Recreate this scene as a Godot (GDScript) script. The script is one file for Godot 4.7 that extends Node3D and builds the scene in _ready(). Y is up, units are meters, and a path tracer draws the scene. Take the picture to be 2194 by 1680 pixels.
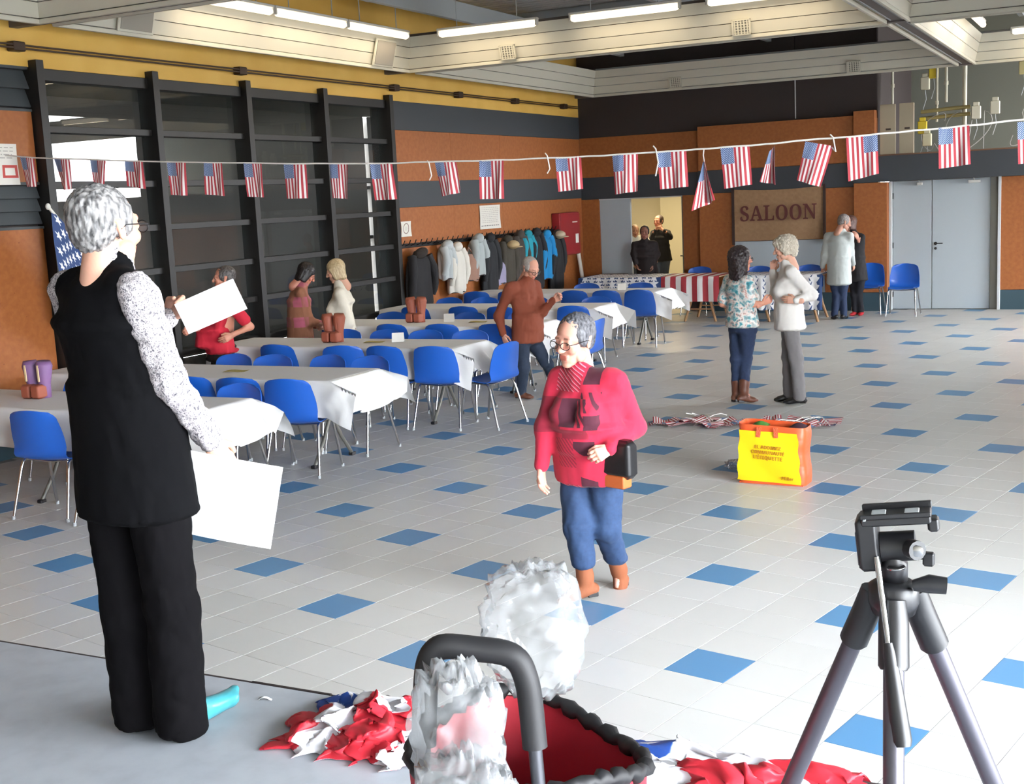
extends Node3D
# A village hall before a country-dance party, seen from its stage. X runs along the stage edge, -Z into the hall, metres.

const TILE := 0.3
const GRID_TURN := 0.21293                     # the floor tiles lie turned 12.2 degrees to the walls
const GRID_AT := Vector2(9.44101581, -14.9257787)
const WALL_L := -9.0
const WALL_R := 4.3
const WALL_B := -21.0
const STAGE_H := 0.5
const STAGE_Z := -3.215
const EYE := Vector3(0, 2.1052, 0)

var mats := {}
var taken := {}
var rng := RandomNumberGenerator.new()


# ---------------------------------------------------------------- geometry collector
class G:
	var v := PackedVector3Array()
	var n := PackedVector3Array()
	var c := PackedColorArray()
	var u := PackedVector2Array()
	var ix := PackedInt32Array()
	var col := Color.WHITE

	func vert(p: Vector3, nn: Vector3, uv := Vector2.ZERO) -> int:
		v.push_back(p); n.push_back(nn); c.push_back(col); u.push_back(uv)
		return v.size() - 1

	func tri(a: int, b: int, d: int) -> void:
		var g := (v[d] - v[a]).cross(v[b] - v[a])
		if g.dot(n[a] + n[b] + n[d]) < 0.0:
			ix.push_back(a); ix.push_back(d); ix.push_back(b)
		else:
			ix.push_back(a); ix.push_back(b); ix.push_back(d)

	func quad(p0: Vector3, p1: Vector3, p2: Vector3, p3: Vector3, out := Vector3.ZERO) -> void:
		var nn := (p1 - p0).cross(p2 - p0).normalized()
		if nn == Vector3.ZERO:
			nn = (p2 - p0).cross(p3 - p0).normalized()
		if out != Vector3.ZERO and nn.dot(out) < 0.0:
			nn = -nn
		var a := vert(p0, nn, Vector2(0, 1)); var b := vert(p1, nn, Vector2(1, 1)); var d := vert(p2, nn, Vector2(1, 0)); var e := vert(p3, nn, Vector2(0, 0))
		tri(a, b, d); tri(a, d, e)

	func box(at: Vector3, size: Vector3, bas := Basis(), bev := 0.0) -> void:
		var h := size * 0.5
		bev = minf(bev, minf(h.x, minf(h.y, h.z)) * 0.9)
		if bev <= 0.0:
			for ax in 3:
				for s in [-1.0, 1.0]:
					var nn := Vector3.ZERO; nn[ax] = s
					var a := Vector3.ZERO; a[(ax + 1) % 3] = h[(ax + 1) % 3]
					var b := Vector3.ZERO; b[(ax + 2) % 3] = h[(ax + 2) % 3]
					var o := Vector3.ZERO; o[ax] = h[ax] * s
					quad(at + bas * (o - a - b), at + bas * (o + a - b), at + bas * (o + a + b), at + bas * (o - a + b), bas * nn)
			return
		var idx := {}
		for k in 8:
			var s := Vector3(1 if k & 1 else -1, 1 if k & 2 else -1, 1 if k & 4 else -1)
			for ax in 3:
				var p := s * (h - Vector3.ONE * bev); p[ax] = s[ax] * h[ax]
				var nn := Vector3.ZERO; nn[ax] = s[ax]
				idx[k * 3 + ax] = vert(at + bas * p, (bas * nn).normalized(), Vector2(s.x * 0.5 + 0.5, s.y * 0.5 + 0.5))
		for ax in 3:
			var b1 := 1 << ((ax + 1) % 3); var b2 := 1 << ((ax + 2) % 3); var ba := 1 << ax
			for s in 2:
				var q := s * ba
				tri(idx[q * 3 + ax], idx[(q + b1) * 3 + ax], idx[(q + b1 + b2) * 3 + ax]); tri(idx[q * 3 + ax], idx[(q + b1 + b2) * 3 + ax], idx[(q + b2) * 3 + ax])
			var o1 := (ax + 1) % 3; var o2 := (ax + 2) % 3
			for s1 in 2:
				for s2 in 2:
					var k0 := s1 * b1 + s2 * b2; var k1 := k0 + ba
					tri(idx[k0 * 3 + o1], idx[k1 * 3 + o1], idx[k1 * 3 + o2]); tri(idx[k0 * 3 + o1], idx[k1 * 3 + o2], idx[k0 * 3 + o2])
		for k in 8:
			tri(idx[k * 3], idx[k * 3 + 1], idx[k * 3 + 2])

	func b2(lo: Vector3, hi: Vector3, bev := 0.0) -> void:
		box((lo + hi) * 0.5, (hi - lo).abs(), Basis(), bev)

	func tube(pts: Array, r, sides := 8, closed := false) -> void:
		var m := pts.size()
		var up := Vector3.UP
		var rows := []
		var dlast := Vector3.ZERO
		var side := Vector3.ZERO
		for i in m:
			var d: Vector3
			if closed:
				d = (pts[(i + 1) % m] - pts[(i - 1 + m) % m]).normalized()
			else:
				d = (pts[mini(i + 1, m - 1)] - pts[maxi(i - 1, 0)]).normalized()
			if i == 0:
				side = d.cross(up)
				if side.length() < 0.1:
					side = d.cross(Vector3.RIGHT)
			side = (side - d * side.dot(d)).normalized()
			var up2 := side.cross(d).normalized()
			var rr: float = r[i] if r is Array else r
			var row := PackedInt32Array()
			for k in sides:
				var a := TAU * k / sides
				var nn := side * cos(a) + up2 * sin(a)
				row.push_back(vert(pts[i] + nn * rr, nn, Vector2(float(k) / sides, float(i) / m)))
			rows.push_back(row)
		for i in (m if closed else m - 1):
			var ra: PackedInt32Array = rows[i]; var rb: PackedInt32Array = rows[(i + 1) % m]
			for k in sides:
				var k2 := (k + 1) % sides
				tri(ra[k], rb[k], rb[k2]); tri(ra[k], rb[k2], ra[k2])
		if not closed:
			for e in 2:
				var i := 0 if e == 0 else m - 1
				var d: Vector3 = (pts[0] - pts[1]).normalized() if e == 0 else (pts[m - 1] - pts[m - 2]).normalized()
				var cc := vert(pts[i], d)
				var ring := PackedInt32Array()
				for k in sides:
					ring.push_back(vert(v[rows[i][k]], d))
				for k in sides:
					tri(cc, ring[k], ring[(k + 1) % sides])

	func lathe(prof: Array, segs := 16, xf := Transform3D()) -> void:
		var rows := []
		for i in prof.size():
			var p: Vector2 = prof[i]
			var t: Vector2 = (prof[mini(i + 1, prof.size() - 1)] - prof[maxi(i - 1, 0)])
			var nr := Vector2(t.y, -t.x).normalized()
			var row := PackedInt32Array()
			for k in segs:
				var a := TAU * k / segs
				var nn := Vector3(cos(a) * nr.x, nr.y, sin(a) * nr.x)
				row.push_back(vert(xf * Vector3(cos(a) * p.x, p.y, sin(a) * p.x), (xf.basis * nn).normalized(), Vector2(float(k) / segs, float(i) / prof.size())))
			rows.push_back(row)
		for i in prof.size() - 1:
			for k in segs:
				var k2 := (k + 1) % segs
				tri(rows[i][k], rows[i + 1][k], rows[i + 1][k2]); tri(rows[i][k], rows[i + 1][k2], rows[i][k2])

	# f(s, t) -> Vector3 over the unit square; with thick > 0 a closed sheet
	func sheet(nu: int, nv: int, f: Callable, thick := 0.0, flip := false) -> void:
		var p := PackedVector3Array(); p.resize((nu + 1) * (nv + 1))
		for j in nv + 1:
			for i in nu + 1:
				p[j * (nu + 1) + i] = f.call(float(i) / nu, float(j) / nv)
		var nn := PackedVector3Array(); nn.resize(p.size())
		for j in nv + 1:
			for i in nu + 1:
				var du := p[j * (nu + 1) + mini(i + 1, nu)] - p[j * (nu + 1) + maxi(i - 1, 0)]
				var dv := p[mini(j + 1, nv) * (nu + 1) + i] - p[maxi(j - 1, 0) * (nu + 1) + i]
				nn[j * (nu + 1) + i] = du.cross(dv).normalized() * (-1.0 if flip else 1.0)
		var base := v.size()
		for k in p.size():
			vert(p[k] + nn[k] * thick * 0.5, nn[k], Vector2(float(k % (nu + 1)) / nu, float(k / (nu + 1)) / nv))
		for j in nv:
			for i in nu:
				var a := base + j * (nu + 1) + i
				tri(a, a + 1, a + nu + 2); tri(a, a + nu + 2, a + nu + 1)
		if thick > 0.0:
			var b0 := v.size()
			for k in p.size():
				vert(p[k] - nn[k] * thick * 0.5, -nn[k], Vector2(float(k % (nu + 1)) / nu, float(k / (nu + 1)) / nv))
			for j in nv:
				for i in nu:
					var a := b0 + j * (nu + 1) + i
					tri(a, a + 1, a + nu + 2); tri(a, a + nu + 2, a + nu + 1)
			var rim := PackedInt32Array()
			for i in nu: rim.push_back(i)
			for j in nv: rim.push_back(j * (nu + 1) + nu)
			for i in nu: rim.push_back(nv * (nu + 1) + nu - i)
			for j in nv: rim.push_back((nv - j) * (nu + 1))
			var mid := p[p.size() / 2]
			for k in rim.size():
				var a := rim[k]; var b := rim[(k + 1) % rim.size()]
				quad(v[base + a], v[base + b], v[b0 + b], v[b0 + a], (p[a] + p[b]) * 0.5 - mid)

	func prism(poly: PackedVector2Array, depth: float, xf := Transform3D()) -> void:
		var t := Geometry2D.triangulate_polygon(poly)
		for s in [0.0, 1.0]:
			var nn := (xf.basis * Vector3(0, 0, 1 if s > 0 else -1)).normalized()
			var o := v.size()
			for q in poly:
				vert(xf * Vector3(q.x, q.y, depth * (s - 0.5)), nn, q)
			for k in range(0, t.size(), 3):
				tri(o + t[k], o + t[k + 1], o + t[k + 2])
		var cw := Geometry2D.is_polygon_clockwise(poly)
		for k in poly.size():
			var a := poly[k]; var b := poly[(k + 1) % poly.size()]
			var e := (b - a).normalized(); var nn := Vector2(e.y, -e.x)
			if cw: nn = -nn
			quad(xf * Vector3(a.x, a.y, -depth * 0.5), xf * Vector3(b.x, b.y, -depth * 0.5), xf * Vector3(b.x, b.y, depth * 0.5), xf * Vector3(a.x, a.y, depth * 0.5), xf.basis * Vector3(nn.x, nn.y, 0))

	func ell(at: Vector3, r: Vector3, bas := Basis(), segs := 12, rings := 8) -> void:
		var rows := []
		for j in rings + 1:
			var th := PI * j / rings
			var row := PackedInt32Array()
			for k in segs:
				var a := TAU * k / segs
				var d := Vector3(sin(th) * cos(a), cos(th), sin(th) * sin(a))
				row.push_back(vert(at + bas * (d * r), (bas * (d / r)).normalized(), Vector2(float(k) / segs, float(j) / rings)))
			rows.push_back(row)
		for j in rings:
			for k in segs:
				var k2 := (k + 1) % segs
				if j > 0: tri(rows[j][k], rows[j + 1][k], rows[j][k2])
				if j < rings - 1: tri(rows[j][k2], rows[j + 1][k], rows[j + 1][k2])

	func mesh() -> ArrayMesh:
		var a := []
		a.resize(Mesh.ARRAY_MAX)
		a[Mesh.ARRAY_VERTEX] = v; a[Mesh.ARRAY_NORMAL] = n; a[Mesh.ARRAY_COLOR] = c; a[Mesh.ARRAY_TEX_UV] = u; a[Mesh.ARRAY_INDEX] = ix
		var m := ArrayMesh.new()
		m.add_surface_from_arrays(Mesh.PRIMITIVE_TRIANGLES, a)
		return m


# ---------------------------------------------------------------- nodes
func numbered(called: String) -> String:
	var k: int = taken.get(called, 0)
	taken[called] = k + 1
	return called if k == 0 else "%s_%03d" % [called, k]

func thing(called: String, label: String, category: String, at := Vector3.ZERO, turn := 0.0, group := "") -> Node3D:
	var o := Node3D.new()
	o.name = numbered(called)
	add_child(o)
	o.position = at
	o.rotation.y = turn
	o.set_meta("label", label); o.set_meta("category", category)
	if group: o.set_meta("group", group)
	return o

func one(called: String, label: String, category: String, m: Mesh, mt: Material, at := Vector3.ZERO, turn := 0.0, group := "") -> MeshInstance3D:
	var o := MeshInstance3D.new()
	o.name = numbered(called)
	o.mesh = m; o.material_override = mt
	add_child(o)
	o.position = at
	o.rotation.y = turn
	o.set_meta("label", label); o.set_meta("category", category)
	if group: o.set_meta("group", group)
	return o

func struct(called: String, label := "") -> Node3D:
	var o := Node3D.new()
	o.name = numbered(called)
	add_child(o)
	o.set_meta("kind", "structure")
	if label: o.set_meta("label", label)
	return o

func part(parent: Node, called: String, m: Mesh, mt: Material, at := Vector3.ZERO, label := "") -> MeshInstance3D:
	var o := MeshInstance3D.new()
	o.name = called
	o.mesh = m; o.material_override = mt
	parent.add_child(o, true)
	o.position = at
	if label: o.set_meta("label", label)
	return o

func pbox(parent: Node, called: String, lo: Vector3, hi: Vector3, mt: Material, bev := 0.0, label := "") -> MeshInstance3D:
	var g := G.new()
	g.box(Vector3.ZERO, (hi - lo).abs(), Basis(), bev)
	return part(parent, called, g.mesh(), mt, (lo + hi) * 0.5, label)

func copy(o: Node3D, label := "", group := "") -> Node3D:
	var base: String = o.name
	var e := RegEx.create_from_string("_\\d{3}$").search(base)
	if e: base = base.substr(0, base.length() - 4)
	var r: Node3D = o.duplicate()
	r.name = numbered(base)
	add_child(r)
	if label: r.set_meta("label", label)
	if group: r.set_meta("group", group)
	return r


# ---------------------------------------------------------------- materials
func mat(key: String, col := Color.WHITE, rough := 0.6, metal := 0.0) -> StandardMaterial3D:
	if mats.has(key):
		return mats[key]
	var m := StandardMaterial3D.new()
	m.resource_name = key
	m.albedo_color = col
	m.roughness = rough
	m.metallic = metal
	mats[key] = m
	return m

func vmat(key: String, rough := 0.7, metal := 0.0) -> StandardMaterial3D:
	var m := mat(key, Color.WHITE, rough, metal)
	m.vertex_color_use_as_albedo = true
	return m

func noise_tex(freq: float, ramp: Array, seed_ := 1, size := 512, octaves := 4, kind := FastNoiseLite.TYPE_SIMPLEX_SMOOTH, wx := 1.0) -> NoiseTexture2D:
	var t := NoiseTexture2D.new()
	var f := FastNoiseLite.new()
	f.seed = seed_; f.frequency = freq; f.fractal_octaves = octaves; f.noise_type = kind
	t.noise = f
	t.width = size; t.height = size
	t.seamless = true
	t.normalize = true
	if ramp.size():
		var g := Gradient.new()
		g.offsets = PackedFloat32Array(ramp.map(func(e): return e[0]))
		g.colors = PackedColorArray(ramp.map(func(e): return e[1]))
		t.color_ramp = g
	return t

func tri_mat(key: String, tex: Texture2D, scale_: float, rough := 0.7, tint := Color.WHITE, world := true) -> StandardMaterial3D:
	var m := mat(key, tint, rough)
	m.albedo_texture = tex
	m.uv1_triplanar = true
	m.uv1_world_triplanar = world
	m.uv1_scale = Vector3.ONE * scale_
	return m

func bump(m: StandardMaterial3D, tex: Texture2D, cm: float) -> StandardMaterial3D:
	m.heightmap_enabled = true
	m.heightmap_texture = tex
	m.heightmap_scale = cm
	return m

func h(c: String) -> Color:
	return Color.html(c)

func lin(c: String) -> Color:
	return Color.html(c).srgb_to_linear()


# ================================================================ scene
func _ready() -> void:
	rng.seed = 7
	camera_and_light()
	make_materials()
	build_floor()
	build_wall_left()
	build_wall_back()
	build_wall_right_and_front()
	build_ceiling()
	build_kitchen()
	build_furniture()
	build_wall_things()
	build_bunting()
	build_foreground()
	build_people()
	build_small_things()

func camera_and_light() -> void:
	var cam := Camera3D.new()
	cam.name = "camera"
	cam.fov = 35.1687
	cam.near = 0.05
	cam.far = 200.0
	add_child(cam)
	cam.transform = Transform3D(Basis(Vector3(0.8949327, -0.0473210, -0.4436847), Vector3(-0.0267059, 0.9868973, -0.1591243), Vector3(0.4454011, 0.1542545, 0.8819430)), EYE)
	cam.current = true
	var we := WorldEnvironment.new()
	we.name = "world"
	var env := Environment.new()
	env.background_mode = Environment.BG_SKY
	var sky := Sky.new()
	var sm := ProceduralSkyMaterial.new()      # an even, overcast winter sky
	sm.sky_top_color = h("dfe8f2")
	sm.sky_horizon_color = h("eef1f4")
	sm.ground_bottom_color = h("8c8c8a")
	sm.ground_horizon_color = h("a8a8a6")
	sky.sky_material = sm
	env.sky = sky
	env.background_energy_multiplier = 105.0
	env.ambient_light_source = Environment.AMBIENT_SOURCE_SKY
	env.tonemap_mode = Environment.TONE_MAPPER_LINEAR
	env.tonemap_exposure = 0.58
	env.sdfgi_enabled = true
	env.ssao_enabled = true
	env.ssil_enabled = true
	we.environment = env
	add_child(we)


func make_materials() -> void:
	var wood := noise_tex(0.03, [[0.0, h("8c4e22")], [0.5, h("955627")], [1.0, h("9e5f2f")]], 3, 512, 5)
	tri_mat("orange_board", wood, 0.8, 0.6)
	var fleck := noise_tex(0.06, [[0.0, h("6b3a18")], [0.05, h("a8743f")], [0.09, h("ffffff")], [1.0, h("ffffff")]], 11, 512, 2)
	mats.orange_board.detail_enabled = true
	mats.orange_board.detail_albedo = fleck
	mats.orange_board.detail_blend_mode = BaseMaterial3D.BLEND_MODE_MUL
	mats.orange_board.detail_uv_layer = BaseMaterial3D.DETAIL_UV_1
	tri_mat("yellow_paint", noise_tex(0.01, [[0.0, h("dcae50")], [1.0, h("e6bb5f")]], 5, 256, 3), 0.5, 0.6)
	mat("band_dark", h("34383d"), 0.6)
	mat("band_brown", h("2f2625"), 0.75)
	mat("skirting_blue", h("2f4650"), 0.55)
	mat("frame_black", h("151312"), 0.5)
	mat("louver_grey", h("3b4043"), 0.6)
	mat("plaster_white", h("d9d5cc"), 0.8)
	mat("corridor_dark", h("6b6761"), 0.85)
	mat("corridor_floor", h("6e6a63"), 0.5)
	mat("door_grey", h("a9b1b6"), 0.5)
	mat("door_trim", h("c3c7c8"), 0.45)
	mat("fascia_white", h("d8d4c4"), 0.45)
	mat("beam_brown", h("5a5350"), 0.6)
	mat("girder_grey", h("a6abad"), 0.5)
	mat("deck_metal", h("b9bdbd"), 0.35, 0.35)
	mat("steel", h("c9c9c9"), 0.18, 1.0)
	mat("black_plastic", h("17171a"), 0.4)
	mat("black_metal", h("1d1d1f"), 0.4, 0.3)
	mat("white_plastic", h("e6e4dd"), 0.45)
	mat("light_wood", h("c6a476"), 0.6)
	mat("cloth_white", h("e6e6e6"), 0.8)
	mat("grout", h("9b9c9c"), 0.8)
	var glass := mat("window_glass", Color(0.55, 0.6, 0.6, 0.06), 0.0)
	glass.transparency = BaseMaterial3D.TRANSPARENCY_ALPHA
	glass.metallic_specular = 0.5
	mat("concrete", h("9d9b96"), 0.9)


func build_floor() -> void:
	var f := struct("floor", "white tiled hall floor with scattered light blue tiles")
	pbox(f, "screed", Vector3(WALL_L - 0.3, -0.3, WALL_B - 4.2), Vector3(WALL_R + 0.3, -0.0022, 3.6), mats.grout)
	var tone := noise_tex(0.004, [[0.0, h("f9f9f9")], [1.0, h("ffffff")]], 21, 256, 2)
	var whites := []
	for k in 3:
		var m: StandardMaterial3D = tri_mat("tile_white_%d" % k, tone, 0.35, 1.0, [h("d9d8d4"), h("dbdad7"), h("d6d5d1")][k])
		m.roughness = 0.3
		whites.append(m)
	var blues := []
	for k in 2:
		var m: StandardMaterial3D = tri_mat("tile_blue_%d" % k, tone, 0.35, 1.0, [h("5f93bd"), h("5a8fbb")][k])
		m.roughness = 0.3
		blues.append(m)
	var rest := vmat("tile_rest", 1.0)
	rest.albedo_texture = tone
	rest.uv1_triplanar = true; rest.uv1_world_triplanar = true; rest.uv1_scale = Vector3.ONE * 0.35
	rest.roughness = 0.3
	var tg := G.new()
	tg.box(Vector3(0, -0.006, 0), Vector3(TILE - 0.0028, 0.012, TILE - 0.0028), Basis(), 0.001)
	var tile_mesh := tg.mesh()
	var ca := cos(GRID_TURN); var sa := sin(GRID_TURN)
	var cells := []
	var right := Vector3(0.8949327, -0.0473210, -0.4436847); var up := Vector3(-0.0267059, 0.9868973, -0.1591243); var fwd := Vector3(-0.4454011, -0.1542545, -0.8819430)
	for a in range(-60, 70):
		for b in range(-40, 75):
			var p := Vector2(a + 0.5, b + 0.5) - GRID_AT
			var w := Vector3(ca * p.x + sa * p.y, 0, sa * p.x - ca * p.y) * TILE
			if w.x < WALL_L - 0.05 or w.x > WALL_R + 0.05 or w.z < WALL_B - 0.1 or w.z > STAGE_Z + 0.25:
				continue
			var d := w - EYE
			var z := d.dot(fwd)
			var seen := z > 0.5 and absf(d.dot(right) / z) < 0.43 and absf(d.dot(up) / z) < 0.335 and w.z < STAGE_Z - 0.7
			cells.append([z if seen else z + 1000.0, w, posmod(a + 3 * b, 10) == 0])
	cells.sort_custom(func(x, y): return x[0] < y[0])
	var g := G.new()
	for k in cells.size():
		var w: Vector3 = cells[k][1]
		var blue: bool = cells[k][2]
		if k < 300:
			var t := part(f, "tile", tile_mesh, blues[rng.randi() % 2] if blue else whites[rng.randi() % 3], w)
			t.rotation.y = -GRID_TURN
		else:
			g.col = (lin("5d92bd") if blue else lin("d9d8d4")) * rng.randf_range(0.96, 1.02)
			var bs := Basis(Vector3.UP, -GRID_TURN)
			var s := (TILE - 0.0028) * 0.5
			var q := [bs * Vector3(-s, 0, -s), bs * Vector3(s, 0, -s), bs * Vector3(s, 0, s), bs * Vector3(-s, 0, s)]
			g.quad(w + q[0], w + q[1], w + q[2], w + q[3], Vector3.UP)
			for e in 4:
				var e2 := (e + 1) % 4
				g.quad(w + q[e], w + q[e2], w + q[e2] - Vector3(0, .004, 0), w + q[e] - Vector3(0, .004, 0), q[e] + q[e2])
	var r := part(f, "tiles_beyond", g.mesh(), rest)
	r.set_meta("kind", "stuff")
	# the stage that the photographer stands on
	var st := struct("floor_stage", "grey stage floor with a dark worn front edge")
	var lino := tri_mat("stage_lino", noise_tex(0.015, [[0.0, h("a9aeb5")], [0.5, h("b3b8bf")], [1.0, h("b9bec4")]], 8, 512, 5), 0.8, 0.42)
	pbox(st, "deck", Vector3(WALL_L, STAGE_H - 0.04, STAGE_Z + 0.012), Vector3(WALL_R, STAGE_H, 3.2), lino)
	pbox(st, "riser", Vector3(WALL_L, 0, STAGE_Z + 0.03), Vector3(WALL_R, STAGE_H - 0.04, STAGE_Z + 0.07), mats.band_brown)
	var ge := G.new()
	for k in 40:
		var x0 := WALL_L + k * (WALL_R - WALL_L) / 40.0
		ge.box(Vector3(x0 + 0.166, STAGE_H - 0.02, STAGE_Z + 0.006 + rng.randf_range(-0.003, 0.002)), Vector3(0.333, 0.042 + rng.randf_range(-0.003, 0.003), 0.012), Basis(), 0.002)
	part(st, "edge_strip", ge.mesh(), mats.band_brown, Vector3.ZERO, "dark worn edge strip")


func build_wall_left() -> void:
	var w := struct("wall_left", "side wall of orange boards, dark bands and yellow paint above")
	var x := WALL_L; var o := x - 0.3
	pbox(w, "yellow_band", Vector3(o, 3.49, WALL_B), Vector3(x, 5.0, 3.2), mats.yellow_paint)
	# section nearer than the glazing
	pbox(w, "core", Vector3(o, 0, -8.40), Vector3(x - 0.07, 3.49, 3.2), mats.band_brown)
	var zs := [-8.40, -6.9, -5.4, -3.9, -2.4, -0.9, 0.6, 2.1, 3.2]
	for k in zs.size() - 1:
		var a: float = zs[k] + 0.004; var b: float = zs[k + 1] - 0.004
		pbox(w, "board", Vector3(x - 0.07, 2.46, a), Vector3(x, 3.10, b), mats.orange_board, 0.004)
		pbox(w, "board", Vector3(x - 0.07, 0.32, a), Vector3(x, 2.04, b), mats.orange_board, 0.004)
		pbox(w, "skirting", Vector3(x - 0.07, 0.0, a), Vector3(x - 0.01, 0.31, b), mats.skirting_blue)
	for spec in [[2.06, 2.45, 3], [3.11, 3.48, 2]]:
		var hh: float = (spec[1] - spec[0] - 0.04) / spec[2]
		for k in spec[2]:
			var y: float = spec[0] + 0.02 + k * hh
			var g := G.new()
			g.box(Vector3.ZERO, Vector3(0.02, hh * 1.05, 11.6), Basis(Vector3(0, 0, 1), 0.35), 0.003)
			part(w, "louver_blade", g.mesh(), mats.louver_grey, Vector3(x - 0.035, y + hh * 0.5, -2.6))
	for y in [2.05, 2.45, 3.105, 3.48]:
		pbox(w, "louver_rail", Vector3(x - 0.07, y - 0.012, -8.4), Vector3(x + 0.005, y + 0.012, 3.2), mats.louver_grey)
	# section beyond the glazing
	pbox(w, "core", Vector3(o, 0, WALL_B), Vector3(x - 0.03, 3.49, -14.55), mats.band_brown)
	pbox(w, "upper_band", Vector3(x - 0.03, 3.105, WALL_B), Vector3(x + 0.004, 3.488, -14.55), mats.band_dark)
	pbox(w, "lower_band", Vector3(x - 0.03, 2.055, WALL_B), Vector3(x + 0.004, 2.41, -14.55), mats.band_dark)
	var z2 := [-21.0, -19.4, -17.8, -16.2, -14.55]
	for k in 4:
		var a: float = z2[k] + 0.0015; var b: float = z2[k + 1] - 0.0015
		pbox(w, "board", Vector3(x - 0.03, 2.412, a), Vector3(x, 3.103, b), mats.orange_board, 0.002)
		pbox(w, "board", Vector3(x - 0.03, 0.31, a), Vector3(x, 2.053, b), mats.orange_board, 0.002)
		pbox(w, "skirting", Vector3(x - 0.03, 0.0, a), Vector3(x - 0.008, 0.308, b), mats.skirting_blue)
	# glazing: four bays of seven panes in black frames
	var win := struct("window_1", "black framed interior glazing of tall bays and small panes")
	var mz := [-8.46, -9.96, -11.45, -12.95, -14.47]
	var ty := [0.10, 0.66, 1.11, 1.54, 1.985, 2.43, 2.94, 3.41]
	for k in 5:
		pbox(win, "mullion", Vector3(x - 0.12, 0, mz[k] - 0.045), Vector3(x + 0.1, 3.55, mz[k] + 0.045), mats.frame_black, 0.004)
	for k in 4:
		for j in ty.size():
			pbox(win, "transom", Vector3(x - 0.10, ty[j] - (0.1 if j == 0 else 0.032), mz[k + 1] + 0.045), Vector3(x + 0.03, ty[j] + (0.075 if j == 7 else 0.032), mz[k] - 0.045), mats.frame_black, 0.004)
		for j in ty.size() - 1:
			var pg := G.new()
			var a := Vector3(x - 0.05, ty[j] + 0.03, mz[k] - 0.04); var b := Vector3(x - 0.05, ty[j + 1] - 0.03, mz[k + 1] + 0.04)
			var mid := (a + b) * 0.5
			var tip := (rng.randf() - 0.5) * 0.006
			pg.quad(Vector3(tip, a.y - mid.y, a.z - mid.z), Vector3(-tip, a.y - mid.y, b.z - mid.z), Vector3(-tip, b.y - mid.y, b.z - mid.z), Vector3(tip, b.y - mid.y, a.z - mid.z), Vector3.RIGHT)
			part(win, "pane", pg.mesh(), mats.window_glass, mid)
	# the unlit corridor behind the glass
	var c := struct("room_corridor", "unlit corridor behind the glazing")
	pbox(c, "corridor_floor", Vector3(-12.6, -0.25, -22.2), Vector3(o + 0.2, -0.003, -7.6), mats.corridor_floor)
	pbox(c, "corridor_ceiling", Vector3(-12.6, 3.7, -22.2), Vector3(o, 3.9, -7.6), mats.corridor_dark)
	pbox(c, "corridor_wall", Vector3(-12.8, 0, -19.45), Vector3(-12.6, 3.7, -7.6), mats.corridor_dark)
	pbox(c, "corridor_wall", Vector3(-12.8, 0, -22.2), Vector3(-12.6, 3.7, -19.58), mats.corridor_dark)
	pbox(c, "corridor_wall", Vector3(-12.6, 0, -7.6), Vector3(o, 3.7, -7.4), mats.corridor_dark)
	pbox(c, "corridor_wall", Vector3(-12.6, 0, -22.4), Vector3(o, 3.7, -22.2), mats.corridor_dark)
	pbox(c, "glazed_bar", Vector3(-12.78, 1.5, -19.6), Vector3(-12.62, 1.56, -19.43), mats.frame_black)
	pbox(c, "glazed_bar", Vector3(-12.78, 2.4, -19.6), Vector3(-12.62, 2.46, -19.43), mats.frame_black)


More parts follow.
